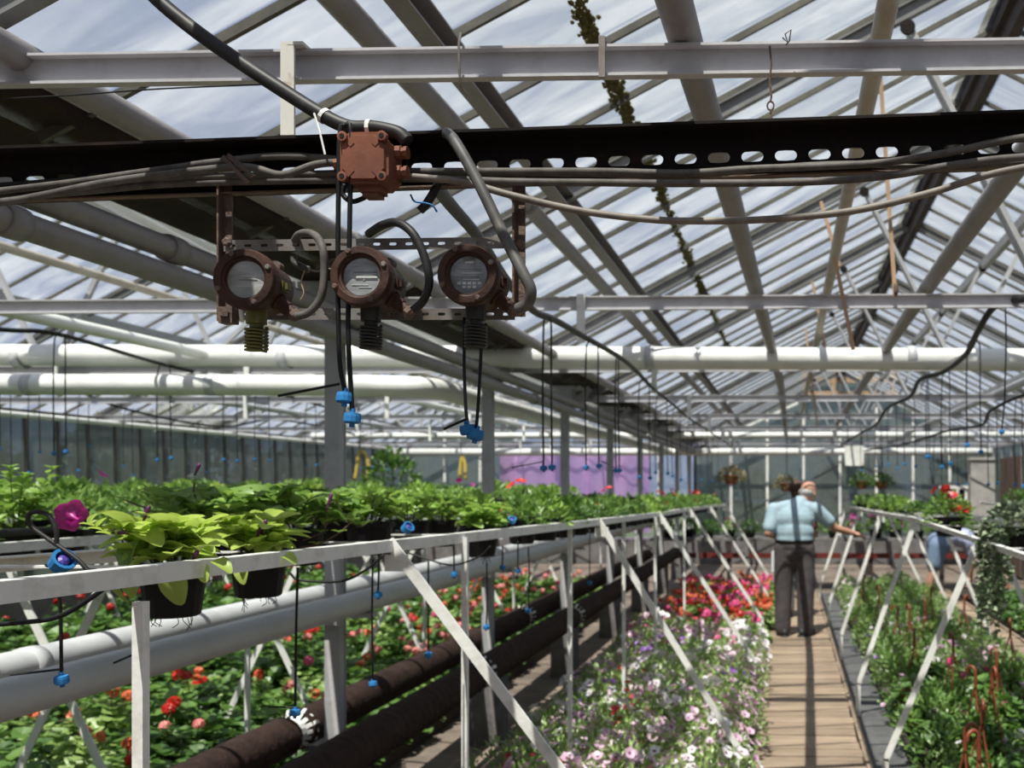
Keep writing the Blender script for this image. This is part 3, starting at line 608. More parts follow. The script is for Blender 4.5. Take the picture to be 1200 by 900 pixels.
# mounting frame
YF = 1.545
mf = thing('mounting_frame', 'rusty frame of slotted strips hung under the beam', 'frame', P(440, 378, YF))
for (x, y0, y1) in ((267, 214, 378), (610, 206, 371)):
    p, q = P(x, y0, YF), P(x, y1, YF); b = MB(); b.bar(p, q, .004, .015, Vector((1, 0, 0))); b.bar(p + Vector((-.0075, -.008, 0)), q + Vector((-.0075, -.008, 0)), .003, .016, TOC); b.build('upright', M_rust, mf)
for yy in (286, 368):
    p, q = P(262, yy + (2 if yy < 300 else 0), YF - .012), P(614, yy - (2 if yy < 300 else 0), YF - .012); ee = (q - p).normalized(); uu = Vector((-ee.z, 0, ee.x)); n = int((q - p).length / .026)
    b = MB(); slotted(b, p - uu * .009, ee, uu, TOC, .026, .018, .012, .005, 0, n, .002); b.build('strip', M_galv, mf)
for (x, y) in ((267, 284), (610, 287), (267, 366), (610, 366)):
    b = MB(); p = P(x, y, YF - .016); b.lathe([(.008, 0), (.008, .004), (.005, .006)], p, TOC, 6); b.build('bolt', M_rust, mf)
b = MB(); p = P(268, 370, 1.525); b.box(p, (.022, .02, .026)); b.box(p + Vector((0, -.012, 0)), (.014, .006, .006)); b.build('lug_block', M_rust, mf)
# meters
M_stemo = mat('olive_brass', (.17, .16, .04), .5, .3, c2=(.10, .09, .03), scale=20)
M_stemd = mat('black_stem', (.02, .017, .016), .5)
def dialmat(name, seed, c, c2):
    return mat(name, c, .5, c2=c2, scale=9, stretch=(1, 1, 5), detail=3, lo=.38, hi=.62)
def meter(label, cx, cy, stemm, dial, marks, tilt):
    YF0 = 1.535; c = P(cx, cy, 1.43); t = thing('meter', label, 'meter', Vector((c.x, YF0, c.z - .11)))
    Rm = Matrix.Rotation(tilt, 3, 'Z'); ax = (Rm @ Vector((0, -1, 0.03))).normalized(); o = Vector((c.x, YF0, c.z)) - Vector((ax.x, 0, ax.z)) * .1
    k = 30
    b = MB(); b.lathe([(.024, 0), (.034, .006), (.0395, .014), (.041, .070), (.0425, .074), (.0425, .080)], o, ax, k); b.build('housing', M_gauge, t, True)
    b = MB(); b.lathe([(.0435, .080), (.0455, .081), (.0455, .094), (.0445, .096), (.0440, .0965), (.0440, .1005), (.0430, .1018), (.0340, .1025), (.0325, .1015), (.0320, .0985), (.0290, .0975), (.0280, .090)], o, ax, k, False); b.build('bezel', M_gauge, t)
    b = MB(); b.lathe([(.0005, .0885), (.0288, .0885), (.0288, .086), (.0005, .086)], o, ax, k, False); b.build('dial', dial, t)
    b = MB(); b.lathe([(.0005, .0955), (.015, .096), (.0292, .0945)], o, ax, k, False)
    b.build('glass', lens, t, True)
    sx = ax.cross(ZU).normalized() * -1; sz = sx.cross(ax).normalized() * 1
    if sz.z < 0: sz = -sz
    fc = o + ax * .0891
    for (x, z, w_, h_, mm) in marks:
        b = MB(); R3 = Matrix((sx, ax, sz)).transposed(); b.box(fc + (sx * x + sz * z) * .95, (w_ * .95, .0006, h_ * .95), R3); b.build('dial_mark', mm, t)
    for a in (25, 115, 205, 295):
        b = MB(); q = o + ax * .100 + (sx * math.cos(math.radians(a)) + sz * math.sin(math.radians(a))) * .0395; b.lathe([(.0042, 0), (.0042, .004), (.003, .0055)], q, ax, 8); b.build('screw', M_galv if a < 100 else M_rust, t)
    # ear on top and lug on the side
    b = MB(); q = o + sx * .016 + sz * .038 + ax * .02; b.lathe([(.008, -.008), (.008, .008)], q, ax, 10); b.build('ear', M_rust, t)
    b = MB(); q = o + sx * .038 + ax * .055 + sz * -.002; b.box(q, (.012, .018, .016)); b.box(q + sx * .008, (.006, .012, .010)); b.build('side_lug', M_stemo if stemm is M_stemo else M_gauge, t)
    # conduit outlet, lower right
    d = (sx * .78 - sz * .62 + ax * .05).normalized(); q = o + ax * .05 + d * .030
    b = MB(); b.lathe([(.014, 0), (.014, .014), (.011, .016), (.011, .028), (.0095, .029), (.0095, .038)], q, d, 14); b.build('outlet', M_gauge, t)
    b = MB(); b.lathe([(.0095, .038), (.0105, .040), (.0105, .046), (.007, .050)], q, d, 8); b.build('gland', M_rust, t)
    # stem and spring
    q = o + ax * .055 - sz * .038
    b = MB(); b.lathe([(.015, .012), (.0155, 0), (.0148, -.020), (.0148, -.022), (.010, -.022), (.010, -.028)], q, (0, 0, 1), 16); b.build('stem', stemm, t)
    b = MB(); b.lathe([(.009, -.024), (.009, -.062)], q, (0, 0, 1), 12); b.build('spindle', M_stemd, t)
    pts = [q + Vector((math.cos(a_ * 2 * math.pi) * .0155, math.sin(a_ * 2 * math.pi) * .0155, -.028 - .0052 * a_)) for a_ in [i / 14 for i in range(14 * 7 + 1)]]
    b = MB(); b.tube(pts, .0021, 6); b.build('spring', stemm if stemm is M_stemo else M_stemd, t, True)
lens = bpy.data.materials.new('meter_glass'); lens.use_nodes = True; n_ = lens.node_tree; n_.nodes.clear()
o_ = n_.nodes.new('ShaderNodeOutputMaterial'); t_ = n_.nodes.new('ShaderNodeBsdfTransparent'); g_ = n_.nodes.new('ShaderNodeBsdfGlossy'); g_.inputs['Roughness'].default_value = .12; x_ = n_.nodes.new('ShaderNodeMixShader'); x_.inputs[0].default_value = .10
n_.links.new(t_.outputs[0], x_.inputs[1]); n_.links.new(g_.outputs[0], x_.inputs[2]); n_.links.new(x_.outputs[0], o_.inputs[0])
M_mk = mat('mark_dark', (.10, .10, .10), .6); M_mkl = mat('mark_pale', (.62, .62, .60), .5); M_mkb = mat('mark_brown', (.30, .20, .14), .6)
d1 = mat('dial_grey', (.44, .44, .43), .5, c2=(.30, .30, .30), scale=26, stretch=(1, 1, 4), lo=.4, hi=.65); d2 = mat('dial_blueish', (.34, .36, .38), .5, c2=(.24, .25, .26), scale=30, stretch=(1, 1, 4)); d3 = mat('dial_slate', (.22, .23, .25), .5, c2=(.15, .16, .17), scale=28, stretch=(1, 1, 4))
rk = random.Random(11); mk3 = [(0, .010, .040, .0012, M_mk), (.004, .004, .030, .0012, M_mkl), (-.002, -.002, .036, .0016, M_mk), (.003, -.006, .026, .001, M_mkl)] + [(-.016 + .008 * i, -.012 - .006 * j, .0055, .0035, M_mkl) for i in range(5) for j in range(2) if abs(-.016 + .008 * i) < .02 - .006 * j] + [(0, .021, .014, .003, M_mkl)]
mk2 = [(.004, .008, .038, .0014, M_mk), (.006, .003, .034, .0012, M_mk), (.006, .0005, .034, .003, M_mkl), (.006, -.003, .034, .0012, M_mk), (.002, -.004, .003, .003, M_mkb), (-.004, -.012, .026, .0012, M_mkl), (.004, -.016, .02, .001, M_mkl)]
mk1 = [(.004, .006, .022, .001, M_mkl), (.002, .000, .028, .001, M_mk), (-.004, -.010, .024, .001, M_mkl)]
meter('brown round meter with a cloudy dial and olive spring', 283, 325, M_stemo, d1, mk1, .10)
meter('brown round meter between its neighbours with lined dial', 420, 322, M_stemd, d2, mk2, .05)
meter('brown round meter beside the rusty right upright', 546, 320, M_stemd, d3, mk3, .02)
cable('cable', 'grey cable end with frayed wires behind the first meter', px([(344, 300, 1.56), (346, 308, 1.56), (356, 314, 1.56), (362, 316, 1.56)], 1.56), .0058, M_cable)
cable('wire', 'thin silver wire leading to the second meter', px([(362, 316, 1.555), (372, 318, 1.55), (382, 315, 1.54), (392, 316, 1.53)], 1.55), .0015, M_galv)
cable('wire', 'loose brown wire dangling behind the first meter', px([(357, 317, 1.555), (353, 330, 1.555), (356, 343, 1.555), (352, 352, 1.555)], 1.55), .001, M_wood)
# wires on the pale tie beam
cable('wire', 'black wire stretched below the pale tie beam', px([(-80, 119), (60, 113), (190, 104), (310, 99)], 1.78), .0016, M_black)
cw = thing('wire_hook', 'twisted wire hook hanging from the pale tie beam', 'hook', P(903, 145, 1.79))
b = MB(); b.tube(px([(902, 54), (904, 75), (902, 95), (904, 113), (903, 118)], 1.79), .0022, 6); b.build('wire', M_rust, cw)
p = P(903, 124, 1.79); b = MB(); b.tube([p + Vector((math.cos(a) * .006, 0, math.sin(a) * .008)) for a in [i * math.pi / 6 for i in range(13)]], .0018, 6, False); b.build('loop', M_rust, cw)
b = MB(); b.tube(px([(903, 129), (904, 138), (904, 147)], 1.79), .0022, 6); b.build('tail', M_rust, cw)
b = MB(); b.tube(px([(917, 44), (923, 50), (920, 40), (927, 35), (925, 48), (921, 53)], 1.8), .0014, 5); b.build('curl', M_rust, cw)
# hanging laths under the ridge
for lab, l in (('raw wooden lath hanging near the beige pipe, longest one', [(1032, 92, 4.08), (1049, 348, 4.08)]), ('thin raw lath leaning beside the dark ridge beam', [(962, 236, 4.6), (984, 312, 4.6)]), ('raw lath slanting between the roof struts', [(978, 300, 4.1), (1000, 410, 4.1)]), ('short raw lath hanging beyond the long one', [(952, 330, 6.8), (968, 410, 6.8)]), ('raw lath hanging beneath the far end of the ridge', [(944, 385, 8.7), (958, 500, 8.7)])):
    p, q = P(*l[0]), P(*l[1]); t = thing('lath', lab, 'lath', q); b = MB(); b.bar(p, q, .016, .008, TOC); b.build('strip', M_wood, t)
    if 'longest' in lab:
        p = P(1050, 340, 4.07); b = MB(); b.lathe([(.007, -.02), (.010, -.01), (.010, .02), (.006, .03)], p, (0, 0, 1), 10); b.build('hook', M_rust, t, True)
# ------------------------------------------------------------------ hoses and drip tubes
def nozzle_mesh():
    b = MB(); b.lathe([(.004, .012), (.004, .006), (.0115, .005), (.0125, .000), (.0125, -.008), (.010, -.010), (.004, -.010), (.004, -.016)], (0, 0, 0), (0, 0, 1), 12); return b.mesh('nozzle', M_blue)
NZ = nozzle_mesh()
def drips(label, group, paths, Y, r=.0034, peg=None, name='drip_tube'):
    """one loop of black tube with its blue nozzles; paths = pixel polylines"""
    pts = [px(p, Y) for p in paths]; t = thing(name, label, 'drip tube', pts[0][-1], group)
    for q in pts:
        b = MB(); b.tube(spline(q, 4), r, 6); b.build('tube', M_black, t, True)
        o = link('nozzle', NZ, t, q[-1] - Vector(t.location) + Vector((0, 0, -.008)), (R.uniform(-.2, .2), R.uniform(-.2, .2), 0))
    if peg:
        p, q = [P(a[0], a[1], Y) for a in peg]; b = MB(); b.tube([p, q], .0022, 5); b.build('peg', M_black, t)
drips('black drip tube loop over the conduit beside the junction box', None, [[(405, 147), (399, 152), (397, 200), (396, 330), (398, 420), (404, 458)], [(405, 147), (411, 153), (410, 250), (408, 380), (411, 450), (413, 482)]], 1.455, .0036, ((326, 464), (398, 450)))
drips('black drip tubes hanging behind the third meter', None, [[(544, 372), (544, 430), (546, 480), (548, 496)], [(565, 380), (563, 430), (560, 480), (558, 502)]], 1.53, .0027, ((520, 503), (547, 491)))
hose1 = [(507, 212, 1.56), (528, 240, 1.8), (562, 280, 2.15), (595, 330, 2.7), (625, 364, 3.1), (648, 374, 3.4), (680, 392, 3.9), (735, 425, 5.0), (765, 455, 6.3), (790, 475, 8), (810, 492, 10), (835, 508, 13), (860, 525, 17)]
cable('water_hose', 'dark water hose leading from the slotted beam down the left bench', px(hose1, 2), .012, M_cabled, 'hose', n=10)
hoseL = [(-200, 365, 3.9), (0, 386, 4.7), (70, 392, 5.0), (180, 424, 6.0), (270, 446, 7.0), (330, 462, 8.4), (400, 482, 10.5), (470, 500, 14)]
cable('water_hose', 'black water hose sagging through the neighbouring house', px(hoseL, 5), .012, M_black, 'hose')
hoseL2 = [(-100, 430, 7.2), (40, 440, 8), (150, 480, 10), (260, 500, 12), (330, 492, 13), (430, 512, 16)]
cable('water_hose', 'black water hose hanging nearer the dark side wall', px(hoseL2, 5), .014, M_black, 'hose')
hoseR = [(1260, 345, 3.6), (1195, 351, 4.1), (1165, 360, 4.3), (1146, 388, 4.6), (1132, 415, 5.2), (1105, 436, 5.9), (1078, 445, 6.5), (1066, 465, 7.4), (1040, 478, 8.7), (1026, 498, 10.4), (1008, 508, 12), (985, 522, 15)]
cable('water_hose', 'black water hose stepping down above the right trestle', px(hoseR, 5), .015, M_black, 'hose', n=10)
hoseR2 = [(1260, 455, 5.5), (1200, 463, 6.2), (1160, 482, 7), (1150, 498, 7.6), (1110, 505, 9), (1060, 520, 11), (1000, 530, 16)]
cable('water_hose', 'black water hose farther right over the second bed', px(hoseR2, 5), .012, M_black, 'hose')
LG, RG, LLG = ('drip tube pair hanging from the left bench hose', 'drip tubes over the left bench'), ('drip tube pair hanging from the right trestle hose', 'drip tubes over the right trestle'), ('drip tube pair hanging in the neighbouring house', 'drip tubes in the neighbouring house')
def pair(lg, xa, xb, top, ya, yb, Y, peg=None):
    hs = {LG[1]: [hose1], RG[1]: [hoseR, hoseR2], LLG[1]: [hoseL, hoseL2]}[lg[1]]; xm = (xa + xb) / 2; best = None
    for h in hs:
        q = [(p_, P(*p_)) for p_ in h]; sp_ = spline([w_ for _, w_ in q], 8)
        for w_ in sp_:
            d_ = w_ - CAM; dep = d_.y * math.cos(YAW) - d_.x * math.sin(YAW); lat = d_.x * math.cos(YAW) + d_.y * math.sin(YAW)
            xx, yy = PCX + FPX * lat / dep, VPY - FPX * d_.z / dep; sc_ = abs(xx - xm) + .25 * abs(yy - top)
            if best is None or sc_ < best[0]: best = (sc_, yy, w_.y, xx)
    top, Y = best[1] - 1, best[2]; dx_ = best[3] - xm; xa += dx_; xb += dx_
    xm = (xa + xb) / 2; drips(lg[0], lg[1], [[(xm, top), (xa + (xm - xa) * .3, top + 3), (xa, top + 14), (xa - 1, (top + ya) / 2), (xa, ya)], [(xm, top), (xb - (xb - xm) * .3, top + 3), (xb, top + 14), (xb, (top + yb) / 2), (xb + 1, yb)]], Y, .0034, peg)
pair(LG, 637, 646, 376, 545, 544, 3.45, ((600, 548), (636, 541)))
pair(LG, 690, 704, 406, 545, 543, 4.4, ((704, 540), (722, 549)))
pair(LG, 724, 727, 432, 549, 549, 5.3)
pair(LG, 747, 759, 457, 557, 558, 6.4); pair(LG, 767, 780, 467, 552, 553, 7.6); pair(LG, 789, 798, 478, 556, 561, 9)
pair(LG, 806, 814, 490, 558, 561, 11); pair(LG, 822, 829, 501, 561, 564, 13); pair(LG, 836, 842, 509, 563, 565, 15)
pair(LLG, 62, 75, 402, 529, 527, 5.1); pair(LLG, 187, 202, 430, 537, 535, 6.2); pair(LLG, 259, 274, 446, 537, 538, 7.2); pair(LLG, 300, 316, 456, 537, 538, 8); pair(LLG, 360, 372, 472, 544, 544, 9.5)
pair(LLG, 86, 98, 455, 550, 521, 9); pair(LLG, 32, 44, 442, 552, 528, 8.3); pair(LLG, -2, 10, 436, 524, 545, 7.9); pair(LLG, 420, 432, 490, 548, 546, 12); pair(LLG, 452, 470, 497, 550, 548, 13)
pair(LLG, 230, 240, 494, 548, 552, 11.5); pair(LLG, 140, 150, 474, 545, 556, 9.9)
drips('single long drip tube at the right end of the trestle hose', None, [[(1178, 358), (1179, 400), (1177, 470), (1174, 503)]], 4.2, .0036)
pair(RG, 1134, 1149, 400, 519, 527, 4.9); pair(RG, 1086, 1088, 444, 533, 533, 6.3); pair(RG, 1103, 1112, 437, 545, 541, 5.95); pair(RG, 1060, 1072, 463, 542, 545, 7.6); pair(RG, 1040, 1050, 477, 543, 547, 8.7)
pair(RG, 1026, 1033, 492, 545, 545, 10); pair(RG, 1010, 1018, 505, 550, 548, 12); pair(RG, 1160, 1170, 484, 566, 564, 7.1); pair(RG, 1122, 1131, 502, 566, 566, 8.4); pair(RG, 1188, 1196, 466, 566, 568, 6.4); pair(RG, 1096, 1104, 508, 568, 569, 9.4)
# yellow hose loops far left
for lab, l, yy in (('yellow hose loop hung at the left near the dark shrub', [(416, 562), (419, 545), (421, 530), (428, 532), (432, 546), (430, 562)], 15.5), ('yellow hose loop hung by the far doorway', [(539, 562), (540, 545), (542, 535), (545, 545), (546, 562)], 16.5)):
    yy = 15.62; t = thing('garden_hose', lab, 'hose', P(l[0][0], l[0][1], yy)); b = MB(); b.tube(spline(px(l, yy), 6), .03, 8); b.build('loop', M_yellow, t, True)
    m_ = l[len(l) // 2 - 1]; b = MB(); b.tube(px([(m_[0], m_[1]), (m_[0], 510)], yy), .008, 5); b.build('cord', M_black, t)
# white note hanging far down the house
ns = thing('hanging_sign', 'white blank panel hanging from a far tie beam', 'sign', P(1001, 545, 13.3)); b = MB(); b.box(P(1001, 534, 13.3), (.26, .012, .27)); b.build('panel', M_white, ns)
for x in (993, 1009):
    b = MB(); b.tube([P(x, 524, 13.3), P(x, 501, 13.3)], .006, 6); b.build('cord', M_black, ns)
# ================================================================== TRESTLES
def trestle(label, r1, r2, legs1, legs2, posts, zk=.2, cross=.55, group=None):
    """r1, r2: rail polylines; legs: (top point, knee point); posts: (point, z_bottom)"""
    t = thing('plant_trestle', label, 'trestle', (r1[0].x, r1[0].y, 0), group)
    for ri, (pts, s) in enumerate(((r1, -1), (r2, 1))):
        for a, c in zip(pts[:-1], pts[1:]):
            b = MB(); b.bar(a, c, .005, .034); b.bar(a + Vector((s * .013, 0, .016)), c + Vector((s * .013, 0, .016)), .028, .004); b.build('rail', M_white, t)
    for top, knee in legs1 + legs2:
        b = MB(); d = (knee - top).normalized(); b.bar(top - d * .02, knee, .032, .010, (0, 1, 0)); b.bar(top + Vector((0, .012, 0)), knee + Vector((0, .012, 0)), .006, .02, (0, 1, 0)); b.bar(knee + Vector((0, 0, .01)), Vector((knee.x, knee.y, -.06)), .032, .010, (0, 1, 0)); b.build('leg', M_white, t)
        b = MB(); b.box(top + Vector((0, 0, -.035)) + d * .02, (.07, .006, .05)); b.build('gusset', M_white, t)
    for p, zb in posts:
        b = MB(); b.bar(p, Vector((p.x, p.y, zb)), .020, .020, (0, 1, 0)); b.build('upright', M_white, t)
    def at(pts, y):
        for a, c in zip(pts[:-1], pts[1:]):
            if a.y <= y <= c.y: return a + (c - a) * ((y - a.y) / (c.y - a.y))
    y = max(r1[0].y, r2[0].y) + .15; n = 0
    while y < min(r1[-1].y, r2[-1].y):
        p, q = at(r1, y), at(r2, y); b = MB(); b.bar(p + Vector((0, 0, .004)), q + Vector((0, 0, .004)), .016, .005, (0, 0, 1)); b.build('crossbar', M_white, t); y += cross; n += 1
    return t
yA = PXX(0, -1.165)
rl = [P(0, 695, yA), P(460, 640, 2.9), P(703, 612, 5.2), P(773, 603, 7.8), P(808, 597, 10.2), P(832, 594, 12.6), P(850, 592, 14.7)]
rl = [rl[0] + (rl[0] - rl[1]) * .5] + rl
rl2 = [p + Vector((-.5, 0, 0)) for p in rl]
KY = [(460, 2.9), (703, 5.2), (773, 7.8), (808, 10.2), (832, 12.6), (850, 14.7)]
legs = [(rl[i + 2 - 0] if False else p, Vector((-.255, p.y, .2))) for i, p in enumerate(rl[2:])]
T0 = trestle('white trestle of pots left of the boardwalk', rl, rl2, legs, [], [(P(165, 705, PXX(165, -1.18)), -.06), (P(545, 630, PXX(545, -1.13)), -.06), (P(668, 617, PXX(668, -1.06)), -.06), (P(731, 610, PXX(731, -1.03)), -.06), (P(768, 606, PXX(768, -1.0)), -.06), (P(802, 600, PXX(802, -.98)), -.06)] )
def straight(x, y0, y1, z): return [Vector((x, y0 + (y1 - y0) * k / 6, z)) for k in range(7)]
def xlegs(x1, x2, f1, f2, z, ys): return [(Vector((x1, y, z)), Vector((f1, y, .2))) for y in ys], [(Vector((x2, y + .03, z)), Vector((f2, y + .03, .2))) for y in ys]
l1, l2 = xlegs(-2.72, -3.3, -3.28, -2.74, 1.38, (3.2, 3.95, 5.6, 7.4, 9.6, 12))
T1 = trestle('white pot trestle past the posts in the neighbouring house', straight(-2.72, 1.5, 14, 1.38), straight(-3.3, 1.5, 14, 1.38), l1, l2, [(Vector((-2.71, PXX(xx, -2.71), 1.38)), -.06) for xx in (290, 497, 602, 704, 745)])
l1, l2 = xlegs(-4.7, -5.3, -5.2, -4.8, 1.38, (5.5, 7.5, 9.5, 11.5))
T2 = trestle('white pot trestle in the middle of the neighbouring house', straight(-4.7, 4, 16, 1.38), straight(-5.3, 4, 16, 1.38), l1, l2, [])
l1, l2 = xlegs(-6.5, -7.1, -7.0, -6.6, 1.38, (7.5, 9.5, 11.5, 14))
T3 = trestle('white pot trestle along the dark left wall', straight(-6.5, 5, 18, 1.38), straight(-7.1, 5, 18, 1.38), l1, l2, [])
rr = [P(1147, 634, 5.0), P(1073, 609, 6.9), P(1033, 602, 9.1), P(1008, 597, 11.5), P(992, 594, 13.8)]
rr = [rr[0] + (rr[0] - rr[1]) * 1.2] + rr; rr2 = [p + Vector((.52, 0, 0)) for p in rr]
legs = [(p, Vector((k, p.y, .2))) for p, k in zip(rr[1:], (.50, .50, .50, .49, .47))]
R0 = trestle('white pot trestle right of the boardwalk', rr, rr2, legs, [(p, Vector((1.86, p.y, .25))) for p in rr2[1:]], [])
l1, l2 = xlegs(2.75, 3.3, 3.2, 2.85, 1.34, (5.6, 6.6, 8.8, 11))
R1 = trestle('white pot trestle beyond the second boardwalk', straight(2.75, 4.5, 14, 1.34), straight(3.3, 4.5, 14, 1.34), l1, l2, [])
# ================================================================== PLANT PARTS
def bladeleaf(L, W, curl, nu=7):
    """smooth ovate leaf, base at origin, pointing +X, upper side +Z"""
    b = MB(); vs = []; rows = []
    for i in range(nu + 1):
        t = 1 - (1 - i / nu) ** 1.7; w_ = W / 2 * (math.sin(math.pi * min(1, t * .86 + .10)) ** .65) * (1.05 - .2 * t) if 0 < i < nu else .002
        x = L * t; z = -curl * L * t * t + .06 * L * math.sin(t * 3)
        for s in (-1, -.5, 0, .5, 1): vs.append((x, s * w_, z + abs(s) * w_ * .35 - (.03 * L if s == 0 else 0) * math.sin(math.pi * t)))
    fs = [(i * 5 + k, i * 5 + k + 1, i * 5 + 6 + k, i * 5 + 5 + k) for i in range(nu) for k in range(4)]
    b.add(vs, fs); return b
def addflower(b, p, n, r, rnd, deep=.35, tw=0, throat=True):
    n = Vector(n).normalized(); u = n.orthogonal().normalized(); v = n.cross(u); p = Vector(p); vs = [p - n * r * deep]
    for k in range(10):
        a = 2 * math.pi * k / 10 + tw; q = r * (1 if k % 2 else .84); vs.append(p + (u * math.cos(a) + v * math.sin(a)) * q + n * r * (.05 if k % 2 else -.04))
    b.cur = 0; b.add(vs, [(0, 1 + k, 1 + (k + 1) % 10) for k in range(10)])
    if throat:
        vs = [p - n * r * (deep - .03)] + [p + (u * math.cos(2 * math.pi * k / 6) + v * math.sin(2 * math.pi * k / 6)) * r * .27 - n * r * .18 for k in range(6)]
        b.cur = 1; b.add(vs, [(0, 1 + k, 1 + (k + 1) % 6) for k in range(6)]); b.cur = 0
def dome(rnd, rx, h, z0=0):
    a = rnd.uniform(0, 2 * math.pi); c = rnd.uniform(-.15, 1); s = math.sqrt(max(0, 1 - c * c)); d = Vector((s * math.cos(a), s * math.sin(a), c)); f = rnd.uniform(.55, 1) ** .5
    return Vector((d.x * rx * f, d.y * rx * f, z0 + max(.0, d.z) * h * f + h * .12)), d
def foliage(n, rx, h, L, wr, seed, z0=0, spread=.7):
    rnd = random.Random(seed); b = MB()
    for i in range(n):
        p, d = dome(rnd, rx, h, z0); dd = (d * .8 + Vector((rnd.uniform(-1, 1), rnd.uniform(-1, 1), rnd.uniform(-.1, .9))) * spread).normalized(); addleaf(b, p, dd, L * rnd.uniform(.65, 1.3), wr, rnd)
    return b
def roundfol(n, rx, h, L, seed, z0=0):
    rnd = random.Random(seed); b = MB()
    for i in range(n):
        p, d = dome(rnd, rx, h, z0); nn = (d * .5 + Vector((rnd.uniform(-.5, .5), rnd.uniform(-.5, .5), .9))).normalized(); u = nn.orthogonal().normalized(); v = nn.cross(u); q = L * rnd.uniform(.6, 1.2) / 2
        vs = [p - nn * q * .25] + [p + (u * math.cos(2 * math.pi * k / 8) + v * math.sin(2 * math.pi * k / 8)) * q * (1 if k % 2 else .86) for k in range(8)]
        b.add(vs, [(0, 1 + k, 1 + (k + 1) % 8) for k in range(8) if k != 7])
    return b
def potmesh(rt, rb, h, m, name='pot'):
    b = MB(); b.lathe([(rb * .9, 0), (rb, .004), (rt * .96, h * .86), (rt * 1.04, h * .87), (rt * 1.05, h), (rt * .97, h), (rt * .93, h * .8), (.002, h * .8)], (0, 0, 0), (0, 0, 1), 18, True); return b.mesh(name, m, False)
POT = potmesh(.066, .052, .105, M_pot); POTS = potmesh(.08, .06, .11, M_pot); POTB = potmesh(.07, .055, .10, mat('brown_pot', (.12, .05, .03), .6))
TOC2 = Vector((0, -1, 0))
# ------------------------------------------------------------------ the near pots on the left trestle, leaf by leaf
LIMEL = [bladeleaf(.058, .044, .35).mesh('leaf', M_lime, True), bladeleaf(.042, .028, .2).mesh('leaf', M_lime, True), bladeleaf(.066, .056, .6).mesh('leaf', M_lime, True)]
GRNL = [bladeleaf(.056, .040, .35).mesh('leaf', M_leaf, True), bladeleaf(.038, .025, .2).mesh('leaf', M_leafb, True), bladeleaf(.066, .052, .5).mesh('leaf', M_leaf, True)]
BRGL = [bladeleaf(.050, .038, .35).mesh('leaf', M_leafb, True), bladeleaf(.036, .026, .2).mesh('leaf', M_leafb, True), bladeleaf(.058, .048, .5).mesh('leaf', M_leafb, True)]
def leafrot(d, roll=0):
    d = Vector(d).normalized(); up = Vector((0, 0, 1)); y = up.cross(d)
    if y.length < 1e-3: y = Vector((0, 1, 0))
    y.normalize(); z = d.cross(y); M = Matrix((d, y, z)).transposed() @ Matrix.Rotation(roll, 3, 'X'); return M.to_euler()
def nearplant(label, loc, leaves, nstem, reach, hgt, seed, name='potted_petunia', bias=(0, 0), pot=POT, nl=5, toward=None, roots=True, lsc=1):
    rnd = random.Random(seed); t = thing(name, label, 'potted plant', loc); link('pot', pot, t)
    b = MB(); b.lathe([(.06, 0), (.05, .004), (.001, .006)], (0, 0, .083), (0, 0, 1), 14, False); link('soil', b.mesh('soil', M_soil), t)
    if roots:
        b = MB()
        for k in range(9):
            a = rnd.uniform(0, 6.3); q = Vector((math.cos(a) * .035, math.sin(a) * .035, 0)); b.tube(spline([q, q + Vector((rnd.uniform(-.006, .006), 0, -.012)), q + Vector((rnd.uniform(-.012, .012), 0, -.014 - rnd.random() * .022))], 3), .0009, 4)
        link('roots', b.mesh('roots', M_root), t)
    tips = []
    for i in range(nstem):
        a = 2 * math.pi * i / nstem + rnd.uniform(-.3, .3); rr_ = reach * rnd.uniform(.55, 1.05); end = Vector((math.cos(a) * rr_ + bias[0] * rnd.random(), math.sin(a) * rr_ + bias[1] * rnd.random(), .10 + hgt * (rnd.uniform(.6, 1) if i % 3 else rnd.uniform(.1, .5))))
        p0 = Vector((math.cos(a) * .02, math.sin(a) * .02, .085)); mid = p0.lerp(end, .5) + Vector((0, 0, .03)); pts = spline([p0, mid, end], 5)
        b = MB(); b.tube(pts, [.0028 - .0015 * k / len(pts) for k in range(len(pts))], 5); link('stem', b.mesh('stem', M_stem), t)
        for k in range(nl):
            f = .3 + .7 * k / max(1, nl - 1); q = pts[min(len(pts) - 1, int(f * (len(pts) - 1)))]; an = a + k * 2.4 + rnd.uniform(-.4, .4)
            d = Vector((math.cos(an), math.sin(an), rnd.uniform(.1, 1.4))); me = leaves[rnd.choice((0, 0, 1, 2)) if f < .95 else 1]; link('leaf', me, t, q, leafrot(d, rnd.uniform(-.5, .5)), rnd.uniform(.8, 1.15) * lsc)
        for k in range(4):
            an = a + k * 1.57; link('leaf', leaves[1], t, end, leafrot((math.cos(an), math.sin(an), .8), 0), rnd.uniform(.6, .9) * lsc)
        tips.append(end)
    return t, tips
def bud(t, p, d, L=.05, open_=0):
    d = Vector(d).normalized(); b = MB(); b.lathe([(.0022, 0), (.003, L * .35), (.0052, L * .75), (.0035, L * .95), (.0008, L)], p, d, 8); link('bud', b.mesh('bud', M_dpur, True), t)
